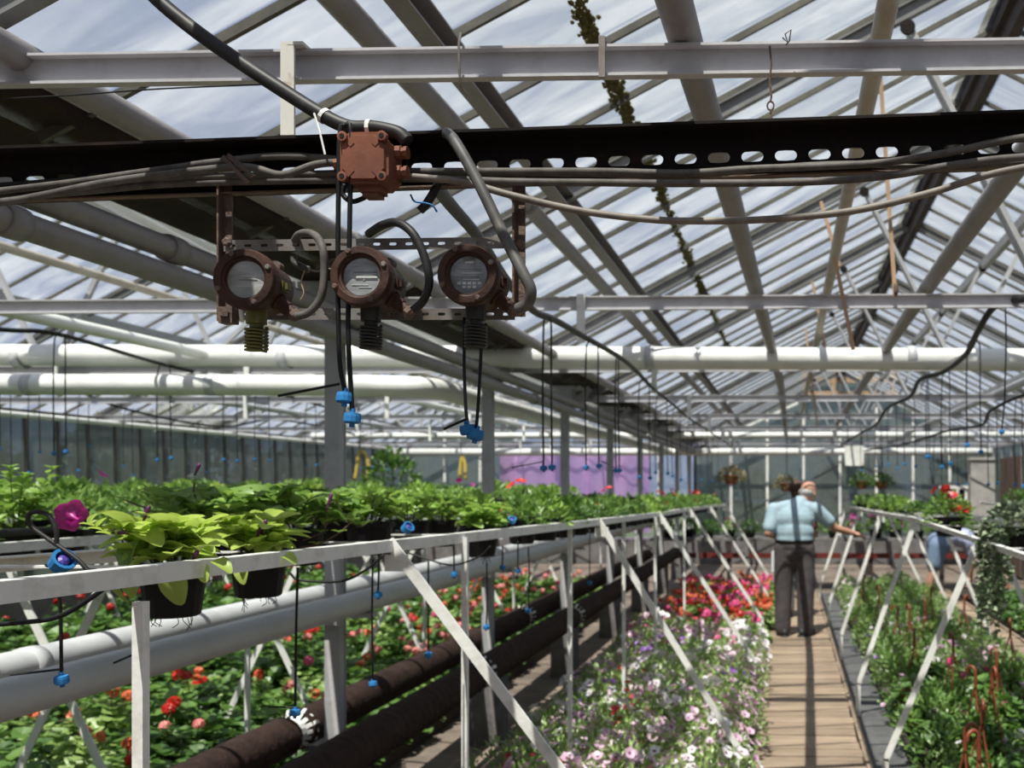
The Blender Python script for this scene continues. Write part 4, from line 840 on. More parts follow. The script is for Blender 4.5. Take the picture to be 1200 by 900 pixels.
def bloom(t, p, d, r, m):
    d = Vector(d).normalized(); u = d.orthogonal().normalized(); v = d.cross(u); b = MB(); vs = []; n = 30
    prof = [(.08, -1.0), (.13, -.55), (.28, -.2), (.62, .02), (.92, .02), (1.0, -.06)]
    for (q, h) in prof:
        for k in range(n):
            a = 2 * math.pi * k / n; lob = 1 + (.10 * math.cos(5 * a)) * (q > .5); vs.append(Vector(p) + (u * math.cos(a) + v * math.sin(a)) * r * q * lob + d * r * (h + (.06 * math.cos(10 * a + q * 3)) * (q > .6)))
    b.add(vs, [(i * n + k, i * n + (k + 1) % n, (i + 1) * n + (k + 1) % n, (i + 1) * n + k) for i in range(len(prof) - 1) for k in range(n)]); link('bloom', b.mesh('bloom', m, True), t)
y1_ = 2.02; p1 = P(203, 722, y1_); t1, tips = nearplant('lime green petunia with a magenta bloom in a black pot', p1, LIMEL, 15, .10, .09, 21, bias=(-.01, -.05), nl=7, lsc=1.12)
q = P(82, 604, y1_) - p1; bloom(t1, q, (-.75, .35, .25), .034, M_mag)
b = MB(); b.tube(spline([(0, 0, .09), (-.08, -.01, .12), (q.x + .10, q.y, q.z - .035), (q.x + .035, q.y - .01, q.z - .015)], 5), .0022, 5); link('stem', b.mesh('stem', M_stem), t1)
for k in range(9):
    a = k * 2.1; link('leaf', LIMEL[1], t1, (q.x + .045 + .006 * k, q.y - .005, q.z - .018 - .003 * k), leafrot((math.cos(a) * .6 - .3, math.sin(a), .5)), .7)
for (lx, ly, dx, dz, sc_) in ((204, 668, .15, -1, 1.0), (139, 668, -.1, -1, .95), (152, 672, .2, -.9, .8), (228, 660, .5, -.4, .8), (250, 657, .8, -.2, .8), (180, 655, -.4, -.1, .9), (205, 650, .1, .1, .9), (235, 645, .5, .3, .9), (160, 645, -.6, .2, .9)): link('leaf', LIMEL[2 if sc_ > .9 else 0], t1, P(lx, ly, y1_ - .085) - p1, leafrot((dx, -.25, dz), .3), sc_)
link('leaf', bladeleaf(.075, .072, .5).mesh('leaf', M_leaf, True), t1, P(163, 633, y1_ - .075) - p1, leafrot((-.25, -.6, -.75), .1), .95)
bud(t1, P(168, 626, y1_ - .06) - p1, (-1, 0, .05), .055); bud(t1, P(168, 611, y1_ - .03) - p1, (.35, 0, .9), .035); bud(t1, P(226, 655, y1_ - .08) - p1, (.6, -.2, .8), .022)
y2_ = 2.34; p2 = P(303, 699, y2_); t2, tips = nearplant('lime green petunia with dark purple buds in a black pot', p2, LIMEL, 14, .09, .085, 33, bias=(-.03, -.05), nl=7, lsc=1.1)
for (lx, ly, dx, dz, sc_) in ((268, 655, -.5, -.2, .8), (285, 660, .1, -.4, .85), (310, 652, .6, -.1, .85), (330, 650, .9, -.2, .75), (280, 645, -.2, .3, .9), (300, 640, .3, .4, .9)): link('leaf', LIMEL[0], t2, P(lx, ly, y2_ - .085) - p2, leafrot((dx, -.3, dz), .3), sc_)
bud(t2, P(297, 638, y2_ - .08) - p2, (.45, 0, .9), .062); bud(t2, P(306, 625, y2_ - .08) - p2, (.35, 0, .9), .035)
p3 = P(262, 652, 2.62); t3, tips = nearplant('broad leaved green petunia trailing behind the lime plants', p3 + Vector((0, 0, -.045)), GRNL, 20, .19, .12, 41, nl=7, lsc=1.2)
p4 = P(352, 646, 2.85); t4, tips = nearplant('green petunia with long arching stems above the trestle rail', p4 + Vector((0, 0, -.04)), GRNL, 18, .16, .12, 52, bias=(.05, -.03), nl=7, lsc=1.15)
bud(t4, P(382, 583, 2.65) - p4, (.3, 0, .95), .055); bud(t3, P(228, 537, 2.5) - p3, (.4, 0, .9), .035)
p5 = P(562, 652, 3.85); t5, tips = nearplant('compact bright green plant in a pot by the trestle joint', p5, BRGL, 16, .095, .10, 63, pot=POTS, nl=7)
for tt, pp_, l_ in ((t3, p3, [(262, 630), (225, 602), (185, 582), (145, 566)]), (t3, p3, [(270, 625), (240, 590), (228, 560), (228, 545)]), (t4, p4, [(345, 625), (372, 622), (398, 608), (413, 594)]), (t4, p4, [(352, 618), (376, 608), (383, 595), (382, 585)])):
    st_ = [P(a_, b_, pp_.y - .05) - pp_ for a_, b_ in l_]; b = MB(); b.tube(spline(st_, 6), [.0026] * 18 + [.0016], 5); link('stem', b.mesh('stem', M_stemb), tt)
    for k in range(1, 4):
        for sg in (-1, 1): link('leaf', GRNL[1], tt, st_[k], leafrot((sg * .8, -.3, .4)), .7)
nearplant('tall upright green plant on the trestle past the posts', Vector((-2.95, PXX(18, -2.95), 1.32)), BRGL, 12, .15, .24, 91, 'potted_plant', pot=POTS, nl=7, roots=False, lsc=1.15)
for lab, pp, yy, sd, lv in (('bushy bright green plant behind the trestle joint', (478, 634), 3.75, 71, BRGL), ('leafy green plant drooping over its black pot', (432, 640), 3.3, 72, BRGL), ('dense green plant between the posts and the rail', (515, 630), 4.1, 73, BRGL), ('dark green leafy plant beneath the long budded stem', (305, 640), 3.2, 74, GRNL), ('spreading green petunia nearest the grey post', (398, 636), 3.35, 75, GRNL), ('upright green plant in the row above the trestle', (222, 640), 3.0, 76, GRNL)):
    nearplant(lab, P(pp[0], pp[1] + 10, yy), lv, 16, .15, .11, sd, 'potted_plant', pot=POTS, nl=6, roots=False, lsc=1.0)
# ------------------------------------------------------------------ bench plants (copies)
def proto(name, label, cat, parts, group):
    t = thing(name, label, cat, (0, 0, -50), group)
    for nm, me, kw in parts:
        o = link(nm, me, t)
        if kw: o['kind'] = kw
    return t
def scatter(prs, spots, where=None, zr=True, sc=(.85, 1.15)):
    """places copies of the prototypes; the prototypes themselves are used first"""
    used = set(); rnd = random.Random(len(spots))
    for i, s in enumerate(spots):
        k = s[3] if len(s) > 3 else rnd.randrange(len(prs)); o = prs[k]
        if k in used: o = copy_tree(o)
        if where:
            bl_ = prs[k].get('base') or o['label']
            if k not in used: prs[k]['base'] = bl_
            for cut in (' in the bed', ' beside the boardwalk', ' on the ', ' in a black pot'): bl_ = bl_.split(cut)[0]
            o['label'] = bl_ + ' ' + where(s[0], s[1])
        used.add(k); o.location = s[:3]; o.rotation_euler = (0, 0, rnd.uniform(0, 6.3)); q = rnd.uniform(*sc); o.scale = (q, q, q * rnd.uniform(.92, 1.08))
    for o in col.objects:
        if where and 'base' in o: del o['base']
    for k, o in enumerate(prs):
        if k not in used:
            for ch in list(o.children): bpy.data.objects.remove(ch)
            bpy.data.objects.remove(o)
NTH = ('first', 'second', 'third', 'fourth', 'fifth', 'sixth', 'seventh', 'eighth', 'ninth')
def bay(ys, y, what):
    n = sum(1 for q in ys if q < y)
    if n == 0: return 'before the first %s' % what
    if n >= len(ys): return 'past the last %s' % what
    return 'between %s and %s %s' % (NTH[n - 1], NTH[n], what)
LEGL = (2.9, 5.2, 7.8, 10.2, 12.6, 14.7); LEGR = (5.0, 6.9, 9.1, 11.5, 13.8)
def w_left(x, y): return ('at the boardwalk edge ' if x > -.6 else 'along the sleeved pipe side ' if x < -1.1 else 'amid its bed ') + bay(LEGL, y, 'slanted legs')
def w_right(x, y): return ('at the matting edge ' if x < .95 else 'by second boardwalk ' if x > 1.6 else 'amid its bed ') + bay(LEGR, y, 'slanted legs')
def w_ger(x, y): return ('right behind the sleeved pipes ' if x > -2.8 else 'under the crossed trestle legs ' if x > -3.5 else 'deep in the geranium bed ') + bay(postY, y, 'posts')
def w_t0(x, y):
    return ('at the left trestle rail ' if x > rx(y)[0] - .24 else 'in the left trestle back row ') + bay(LEGL, y, 'slanted legs')
def w_row(xm, lab): return lambda x, y: 'on the %s trestle, row nearer the %s' % (lab, 'posts' if x > xm else 'dark wall')
def bench_protos(where, group, seeds=(1, 2, 3), mats=(M_leafb, M_leaf, M_leafb), kinds=('bright green leafy', 'mid green bushy', 'fresh green rounded')):
    r = []
    for s, m_, kd in zip(seeds, mats, kinds):
        f = foliage(190, .13, .15, .05, .55, 100 + s, .07).mesh('foliage', m_)
        r.append(proto('bench_plant', '%s plant in a black pot %s' % (kd, where), 'potted plant', [('pot', POTS, None), ('foliage', f, None)], '%s %s' % (kd, group)))
    return r
def flowering(where, group, fm, lab, seed, n=4, r=.03):
    f = foliage(170, .12, .15, .05, .55, seed, .07); rnd = random.Random(seed); b = MB()
    for k in range(n):
        p, d = dome(rnd, .11, .19, .10); addflower(b, p + Vector((0, 0, .03)), (d.x, d.y - .5, .6), r, rnd)
    return proto('bench_plant', '%s plant %s' % (lab, where), 'potted plant', [('pot', POTS, None), ('foliage', f.mesh('foliage', M_leaf), None), ('blossoms', b.mesh('blossoms', [fm, M_throat]), 'stuff')], '%s plants %s' % (lab, group))
rn = random.Random(17); sp = []
def rx(y): 
    for a, c in zip(rl[:-1], rl[1:]):
        if a.y <= y <= c.y: q = a + (c - a) * ((y - a.y) / (c.y - a.y)); return q.x, q.z
    return rl[-1].x, rl[-1].z
y = 4.35
while y < 14.4:
    x, z = rx(y); sp.append((x - .12, y, z - .07)); y += .30
y = 4.4
while y < 14.4:
    x, z = rx(y); sp.append((x - .36, y, z - .06)); y += .31
scatter(bench_protos('on the left trestle', 'plants on the left trestle', mats=(M_leaf, M_leafd, M_leafb)) + [flowering('on the left trestle', 'on the left trestle', M_red, 'red flowering', 301, 3), flowering('on the left trestle', 'on the left trestle', M_pink, 'pink flowering', 302, 4)], [s + (rn.choice((0, 0, 0, 1, 1, 1, 2, 2, 3, 4)),) for s in sp], w_t0, sc=(.62, .95))
sp = [(-2.86 - .3 * (k % 2), 2.3 + .24 * k + rn.uniform(-.05, .05), 1.33) for k in range(46)]
scatter(bench_protos('on the trestle past the posts', 'plants on the trestle past the posts', (4, 5, 6)) + [flowering('on the trestle past the posts', 'on the trestle past the posts', M_mag, 'purple flowering', 303, 1)], [s + (rn.choice((0, 1, 1, 2, 2, 0, 3)),) for s in sp], w_row(-3.0, 'nearest neighbouring'), sc=(.85, 1.2))
sp = [(-4.85 - .3 * (k % 2), 4.6 + .30 * k + rn.uniform(-.05, .05), 1.33) for k in range(36)]
scatter(bench_protos('on the middle trestle of the neighbouring house', 'plants on the middle trestle', (7, 8, 9), (M_leafb, M_leaf, M_lime), ('bright green leafy', 'mid green bushy', 'yellow green small')), [s + (rn.choice((0, 0, 1, 1, 2)),) for s in sp], w_row(-5.0, 'middle'), sc=(.85, 1.2))
sp = [(-6.65 - .3 * (k % 2), 6.8 + .38 * k + rn.uniform(-.05, .05), 1.33) for k in range(26)]
scatter(bench_protos('on the trestle by the left wall', 'plants on the wall trestle', (10, 11, 12)), sp, sc=(.9, 1.4))
sp = [(rr[0].x + (rr[-1].x - rr[0].x) * ((yy - rr[0].y) / (rr[-1].y - rr[0].y)) * 1 - .0 + (.14 if k % 2 else .36), yy, 1.27) for k, yy in enumerate([7.6 + .5 * j for j in range(12)])]
scatter(bench_protos('on the right trestle', 'plants on the right trestle', (13, 14, 15), (M_leaf, M_leafd, M_leafb)), sp, sc=(.65, .9))
pr = P(1112, 625, 6.3); scatter([flowering('on the right trestle', 'on the right trestle', M_red, 'red flowering', 305, 7, .035)], [(pr.x, pr.y, pr.z - .02)], sc=(1.15, 1.2))
scatter(bench_protos('on the trestle beyond the second boardwalk', 'plants on the far right trestle', (16, 17, 18), (M_leafd, M_leaf, M_leaf)), [(2.9 + .3 * (k % 2), 5.6 + .5 * k, 1.28) for k in range(16)])
# trailing variegated plant on the right trestle
pv = P(1188, 640, 4.75); tv = thing('trailing_plant', 'variegated trailing plant hanging down from the right trestle', 'potted plant', pv); link('pot', POTS, tv, (0, 0, -.02))
rnd = random.Random(9); b = MB()
for k in range(420):
    p, d = dome(rnd, .15, .13, .06); addleaf(b, p, (d + Vector((rnd.uniform(-.8, .8), rnd.uniform(-.8, .8), rnd.uniform(-.6, .5)))).normalized(), .036 * rnd.uniform(.7, 1.3), .8, rnd)
link('foliage', b.mesh('foliage', M_varieg), tv)
for k in range(18):
    a = rnd.uniform(1.8, 5.2); q0 = Vector((math.cos(a) * .08, math.sin(a) * .08, .07)); Ln = rnd.uniform(.2, .58); pts = spline([q0, q0 + Vector((math.cos(a) * .06, math.sin(a) * .06, .0)), q0 + Vector((math.cos(a) * .08, math.sin(a) * .08, -Ln * .5)), q0 + Vector((math.cos(a) * .07 + rnd.uniform(-.05, .05), math.sin(a) * .07, -Ln))], 8)
    b = MB(); b.tube(pts, .0022, 4)
    for p in pts[3:]:
        for j in range(3): addleaf(b, p, Vector((rnd.uniform(-1, 1), rnd.uniform(-1, 1), rnd.uniform(-.7, .3))).normalized(), .034 * rnd.uniform(.7, 1.3), .85, rnd)
    link('trailing_stem', b.mesh('trailing_stem', M_varieg), tv)
# ================================================================== BEDS
def bed(label, x0, x1, y0, y1, z=-.03):
    b = MB(); b.box(((x0 + x1) / 2, (y0 + y1) / 2, z), (x1 - x0, y1 - y0, .05)); 
    for xx in (x0, x1): b.box((xx, (y0 + y1) / 2, z + .01), (.03, y1 - y0, .1))
    return tag(b.build('planting_bed', M_soil, None, False, ((x0 + x1) / 2, (y0 + y1) / 2, -.06)), label, 'bed')
bed('dark soil bed under the petunias left of the boardwalk', -1.50, -.30, 2.5, 15)
bed('dark soil bed under the geraniums past the posts', -4.5, -2.35, 1.5, 14)
bed('dark soil bed of mixed flowers right of the boardwalk', .74, 1.88, 2.8, 15)
bed('dark soil bed beyond the second boardwalk', 2.5, 3.9, 3.5, 15)
def petunia(label, fm, seed, n, r, group, m_=M_leafbed, fm2=None):
    f = foliage(260, .17, .20, .034, .4, seed, .04, .9); rnd = random.Random(seed); b = MB()
    for k in range(int(n * 1.9)):
        p, d = dome(rnd, .18, .215, .05); q = b if not fm2 or rnd.random() < .7 else b
        addflower(b, p + d * .012, (d.x * .7 + rnd.uniform(-.3, .3), d.y * .7 - .35 + rnd.uniform(-.3, .3), .75), r * 1.3 * rnd.uniform(.8, 1.15), rnd, tw=rnd.uniform(0, 1))
    return proto('petunia_plant', label, 'petunia', [('foliage', f.mesh('foliage', m_), None), ('blossoms', b.mesh('blossoms', [fm, M_throat]), 'stuff')], group)
pet = [petunia('pale pink petunia plant in the bed left of the boardwalk', M_pink, 401, 17, .021, 'pale pink petunias left of the boardwalk'), petunia('pale pink petunia plant in the bed left of the boardwalk', M_pink, 402, 12, .022, 'pale pink petunias left of the boardwalk'),
       petunia('white petunia plant in the bed left of the boardwalk', M_whitep, 403, 15, .022, 'white petunias left of the boardwalk'), petunia('hot pink petunia plant in the bed left of the boardwalk', M_hot, 404, 8, .018, 'hot pink petunias left of the boardwalk'),
       petunia('small red flowered plant in the bed left of the boardwalk', M_red, 405, 7, .016, 'red flowered plants left of the boardwalk'), petunia('lilac petunia plant in the bed left of the boardwalk', M_violet, 406, 6, .02, 'lilac petunias left of the boardwalk'), petunia('almost bloomless petunia plant in the bed left of the boardwalk', M_whitep, 407, 3, .018, 'petunias with few blooms left of the boardwalk')]
sp = []
for j in range(25):
    for i in range(6):
        x = -1.36 + .20 * i + rn.uniform(-.05, .05); y = 3.6 + .245 * j + rn.uniform(-.06, .06)
        sp.append((x, y, -.01 + .05 * (i in (1, 2, 3)), rn.choice((0, 0, 0, 0, 1, 1, 1, 1, 2, 2, 2, 3, 4, 5, 6, 6))))
scatter(pet, sp, w_left, sc=(1.0, 1.3))
def geranium(label, fm, seed, n, group, rx_=.2, h=.36, m_=M_leafbed, name='geranium_plant', heads=.036):
    f = roundfol(120, rx_, h * .8, .085, seed, .02); rnd = random.Random(seed); b = MB(); st = MB()
    for k in range(n):
        a = rnd.uniform(0, 6.3); q = rx_ * rnd.uniform(.1, .95); c = Vector((math.cos(a) * q, math.sin(a) * q, h * rnd.uniform(.9, 1.25))); st.tube([(c.x * .6, c.y * .6, h * .5), c], .003, 4)
        for j in range(24):
            d = Vector((rnd.gauss(0, 1), rnd.gauss(0, 1), rnd.gauss(.5, .8))).normalized(); addflower(b, c + d * heads * .75, d, heads * .42, rnd, .1, rnd.random(), False)
    return proto(name, label, 'geranium', [('foliage', f.mesh('foliage', m_), None), ('stalks', st.mesh('stalks', M_stem), 'stuff'), ('flower_heads', b.mesh('flower_heads', fm), 'stuff')], group)
W1 = 'in the bed past the posts'
ger = [geranium('red geranium plant %s' % W1, M_red, 501, 2, 'red geraniums past the posts', m_=M_leafd), geranium('orange geranium plant %s' % W1, M_orange, 502, 2, 'orange geraniums past the posts'), geranium('coral pink geranium plant %s' % W1, M_coral, 503, 2, 'coral geraniums past the posts', m_=M_leafd), geranium('hot pink geranium plant %s' % W1, M_hot, 504, 1, 'hot pink geraniums past the posts')]
f = roundfol(130, .21, .32, .085, 505, .02); ger.append(proto('geranium_plant', 'green geranium plant without blooms %s' % W1, 'geranium', [('foliage', f.mesh('foliage', M_leafd), None)], 'bloomless geraniums past the posts'))
sp = []
for j in range(36):
    for i in range(6):
        y = 1.9 + .33 * j + rn.uniform(-.07, .07); sp.append((-2.55 - .34 * i + rn.uniform(-.07, .07), y, -.01, rn.choice((0, 1, 1, 2, 4, 4, 4, 4, 4, 4, 4, 4, 4, 4, 4)) if y < 6 else rn.choice((0, 1, 1, 2, 2, 3, 4, 4, 4))))
scatter(ger, sp, w_ger, sc=(.9, 1.25))
bed('dark soil bed along the dark left wall', -7.6, -4.7, 3.5, 17)
f1 = roundfol(130, .24, .34, .10, 541, .02).mesh('foliage', M_leafd); gw = [proto('bed_plant', 'leafy green plant in the bed along the dark left wall', 'bedding plant', [('foliage', f1, None)], 'leafy plants along the dark wall'), geranium('red geranium plant in the bed along the dark left wall', M_red, 542, 2, 'red geraniums along the dark wall', .24, .36, M_leafd)]
scatter(gw, [(-4.95 - .45 * i + rn.uniform(-.08, .08), 4.2 + .45 * j + rn.uniform(-.08, .08), -.01, rn.choice((0, 0, 0, 0, 0, 1))) for j in range(24) for i in range(6)], lambda x, y: ('in wall bed row nearer the posts ' if x > -5.7 else 'in wall bed row against the dark wall ' if x < -6.6 else 'in the middle of the wall bed ') + bay(postY, y, 'posts'), sc=(1, 1.3))
W2 = 'beside the boardwalk near its far end'
gp = [geranium('magenta pink geranium plant %s' % W2, M_hot, 511, 5, 'magenta geraniums near the boardwalk end', .17, .22), geranium('orange geranium plant %s' % W2, M_orange, 512, 5, 'orange geraniums near the boardwalk end', .17, .22), geranium('red geranium plant %s' % W2, M_red, 513, 5, 'red geraniums near the boardwalk end', .17, .22)]
scatter(gp, [(-1.32 + .25 * i + rn.uniform(-.05, .05), 9.9 + .30 * j + rn.uniform(-.06, .06), -.01, rn.choice((0, 0, 1, 1, 2))) for j in range(16) for i in range(5)], w_left)
W3 = 'in the bed right of the boardwalk'
mix = [geranium('leafy dark green plant with pink blooms %s' % W3, M_hot, 521, 1, 'dark plants with pink blooms right of the boardwalk', .17, .26, M_leafd, 'bed_plant', .03), petunia('pale pink flowered plant %s' % W3, M_pink, 522, 9, .02, 'pale pink flowered plants right of the boardwalk', M_leaf), petunia('violet flowered plant %s' % W3, M_violet, 523, 4, .022, 'violet flowered plants right of the boardwalk', M_leafbed), petunia('white flowered plant %s' % W3, M_whitep, 524, 4, .02, 'white flowered plants right of the boardwalk', M_leafbed)]
f = roundfol(150, .19, .26, .07, 525, .02); mix.append(proto('bed_plant', 'dark green leafy plant without blooms %s' % W3, 'bedding plant', [('foliage', f.mesh('foliage', M_leafd), None)], 'leafy plants right of the boardwalk'))
f = foliage(240, .18, .27, .05, .35, 526, .03, .9); mix.append(proto('bed_plant', 'fine leaved green plant without blooms %s' % W3, 'bedding plant', [('foliage', f.mesh('foliage', M_leaf), None)], 'fine leaved plants right of the boardwalk'))
sp = [(.88 + .225 * i + rn.uniform(-.06, .06), 3.3 + .30 * j + rn.uniform(-.07, .07), -.01, rn.choice((0, 0, 0, 1, 2, 3, 4, 4, 4, 5, 5)) if j < 14 else rn.choice((1, 2, 3, 5, 5, 5))) for j in range(37) for i in range(5)]
scatter(mix, sp, w_right, sc=(.8, 1.15))
W4 = 'in the bed beyond the second boardwalk'
mix2 = [geranium('green plant with orange blooms %s' % W4, M_orange, 531, 1, 'plants with orange blooms in the far right bed', .19, .28, M_leafd, 'bed_plant', .03)]
f = roundfol(150, .2, .3, .07, 535, .02); mix2.append(proto('bed_plant', 'dark green leafy plant %s' % W4, 'bedding plant', [('foliage', f.mesh('foliage', M_leafd), None)], 'leafy plants in the far right bed'))
scatter(mix2, [(2.68 + .34 * i, 5.2 + .36 * j, -.01) for j in range(22) for i in range(3)])
# baskets with terracotta hangers standing among the plants
def hanger(topz):
    b = MB(); hk = [(0, 0, topz - .13), (0, 0, topz - .05), (.006, 0, topz - .015), (.03, 0, topz), (.052, 0, topz - .016), (.056, 0, topz - .042)]; b.tube(spline(hk, 5), [.010] * 5 * 2 + [.009] * 16, 8)
    for k in range(3):
        a = 2 * math.pi * k / 3 + .4; b.tube(spline([(0, 0, topz - .11), (math.cos(a) * .03, math.sin(a) * .03, topz - .22), (math.cos(a) * .10, math.sin(a) * .10, .14)], 4), .0052, 6)
    return b.mesh('hanger', M_terra, True)
HG = [hanger(.62), hanger(.55)]; BK = potmesh(.115, .08, .13, M_terra, 'basket'); bf = foliage(230, .17, .16, .045, .5, 610, .10).mesh('foliage', M_leafd)
for i, (hx, hy) in enumerate([(1117, 747), (1143, 772), (1163, 786), (1131, 836), (1147, 862), (1151, 808), (1066, 713), (1071, 730), (1091, 690), (1084, 696), (1012, 676), (1052, 704), (1184, 728), (1130, 692), (1030, 690), (1168, 752)]):
    Y = (1.6 - .58) * FPX / (hy - VPY); p = P(hx, hy, Y); t = thing('hanging_basket', 'basket with upright terracotta coloured hanger ' + w_right(p.x, p.y), 'basket', (p.x, p.y, -.01), 'baskets with hangers in the right bed')
    t.rotation_euler = (0, 0, R.uniform(0, 6.3)); link('basket', BK, t); link('foliage', bf, t); link('hanger', HG[i % 2], t)
# hanging baskets near the far end
hb = foliage(260, .20, .20, .06, .4, 620, -.02, 1.0).mesh('foliage', M_dry); hb2 = foliage(260, .2, .2, .06, .5, 621, -.02, 1.0).mesh('foliage', M_leafd)
for lab, x, y, Y, me, s in (('pale straggly plant in a brown hanging basket by the far mullions', 857, 566, 13.3, hb, 1), ('hanging basket of dry foliage behind the man', 922, 574, 13.3, hb, .85), ('dark green hanging basket pair over the far bench', 1010, 571, 13.3, hb2, .8), ('dark green hanging basket next to its twin over the bench', 1033, 571, 13.3, hb2, .8)):
    p = P(x, y, Y); t = thing('hanging_basket', lab, 'basket', p); link('foliage', me, t, (0, 0, .02), (0, 0, x), s); link('basket', BK, t, (0, 0, -.02), (0, 0, 0), s)
    b = MB(); b.tube([(0, 0, .1), (0, 0, 2.3 - p.z)], .006, 5); link('cord', b.mesh('cord', M_black), t)
# large dark shrub in the neighbouring house and flowers in front of the purple sheet
t = thing('potted_shrub', 'dark evergreen shrub standing left of the purple sheet', 'shrub', P(458, 600, 15.0) * 1.0); t.location.z = 0
link('foliage', leafblob(900, .42, .42, .62, .10, random.Random(8)).mesh('foliage', M_leafd), t, (0, 0, .9)); b = MB(); b.tube([(0, 0, .2), (0, 0, 1.4)], .04, 8); link('trunk', b.mesh('trunk', M_stemb), t); link('pot', potmesh(.2, .15, .3, M_pot), t)
# cross bench at the end of the boardwalk
cb = thing('cross_bench', 'dark bench with red trays across the end of the boardwalk', 'bench', (.6, 15.8, 0))
for k in range(5):
    b = MB(); b.box((.6, 15.35 + .2 * k, .74), (5.6, .19, .035)); b.build('board', M_conc2, cb)
for x in (-2, -.9, .2, 1.3, 2.4, 3.3):
    b = MB(); b.box((x, 15.3, .36), (.07, .07, .8)); b.build('leg', M_darkw, cb)
for k in range(7):
    b = MB(); b.box((-1.75 + .75 * k, 15.25, .50), (.68, .03, .08)); b.build('red_tray', mat('tray_red', (.13, .02, .016), .5), cb)
bp = [flowering('on the cross bench', 'on the cross bench', M_red, 'red flowering', 701, 4), flowering('on the cross bench', 'on the cross bench', M_mag, 'magenta flowering', 702, 9)] + bench_protos('on the cross bench', 'plants on the cross bench', (31, 32, 33), (M_leafd, M_leafd, M_leaf))
scatter(bp, [(-1.9 + .33 * k, 15.5 + .25 * (k % 2), .755, rn.choice((0, 2, 3, 3, 4)) if k not in (9, 10, 11) else 1) for k in range(16)], sc=(1, 1.4))
# drip tubes hanging under and around the left trestle
UG = ('drip tube with blue nozzle hanging under the left trestle', 'drip tubes under the left trestle')
for l, Y, peg in (([(68, 690), (71, 720), (72, 790)], 1.75, ((12, 791), (74, 784))), ([(164, 700), (164, 740), (164, 769)], 1.9, ((133, 777), (166, 763))), ([(349, 665), (347, 740), (346, 830)], 2.3, ((314, 828), (346, 829))), ([(444, 648), (444, 670), (443, 693)], 2.9, None), ([(437, 655), (436, 720), (437, 797)], 2.9, None), ([(531, 635), (532, 655), (532, 670)], 3.5, None), ([(570, 655), (571, 690), (570, 732)], 3.8, None), ([(589, 640), (589, 655), (589, 662)], 3.9, None), ([(607, 634), (607, 650), (607, 666)], 4.2, None), ([(502, 655), (502, 700), (502, 764)], 3.2, None), ([(619, 640), (620, 670), (619, 713)], 4.3, None), ([(691, 620), (691, 650), (691, 681)], 5.4, None)):
    drips(UG[0], UG[1], [l], Y, .003, peg)
cable('drip_hose', 'black tube sagging under the foremost pots', px([(-60, 735), (20, 730), (70, 722), (115, 695), (140, 672)], 1.72), .0045, M_black, 'hose')
cable('drip_hose', 'black tube arching over the trestle beside the magenta bloom', px([(66, 640), (66, 622), (58, 605), (45, 600), (34, 603), (36, 616), (60, 634), (90, 655), (106, 672)], 1.72), .0042, M_cabled, 'hose')
cable('drip_hose', 'black tube sagging between trestle legs at the joint', px([(340, 672), (352, 680), (400, 681), (430, 667), (450, 650)], 2.6), .0035, M_black, 'hose')
cable('drip_hose', 'thin black tube drooping below the pot by the joint', px([(470, 645), (500, 655), (530, 662), (560, 653), (575, 640)], 3.3), .003, M_black, 'hose')
cable('drip_hose', 'black pipe lying along the trestle past the posts', [(-2.78, 1.6, 1.42), (-2.80, 5, 1.43), (-2.78, 14, 1.42)], .014, M_black, 'hose')
cable('drip_hose', 'black pipe lying along the middle trestle', [(-4.75, 4.2, 1.42), (-4.78, 8, 1.43), (-4.75, 15, 1.42)], .014, M_black, 'hose')
# loose blue cups clipped on the rails
for lab, x, y, Y, s, rot in (('open blue dripper cup clipped above the near rail', 72, 659, 1.72, 1.15, (.35, .95, 0)), ('blue dripper cup at the trestle joint', 477, 619, 2.95, 1.0, (.3, .9, 0)), ('blue dripper cup behind the compact plant', 600, 610, 4.0, .9, (.5, .3, 0))):
    p = P(x, y, Y); t = thing('dripper_cup', lab, 'dripper', p); t.rotation_euler = rot; b = MB(); b.lathe([(.006, -.012), (.0155, -.010), (.0165, .006), (.0185, .008), (.0185, .012), (.0135, .012), (.012, -.004), (.0005, -.004)], (0, 0, 0), (0, 0, 1), 14); link('cup', b.mesh('cup', M_blue), t, (0, 0, 0), (0, 0, 0), s)
    b = MB(); b.lathe([(.004, .011), (.009, .008), (.009, -.002)], (0, 0, 0), (0, 0, 1), 8, True); link('core', b.mesh('core', mat('cup_violet', (.10, .06, .35), .4)), t, (0, 0, 0), (0, 0, 0), s)
    b = MB(); b.tube([(0, 0, -.01), (-.012, 0, -.03), (-.02, .01, -.045)], .003, 5); link('stalk', b.mesh('stalk', M_black), t, (0, 0, 0), (0, 0, 0), s)
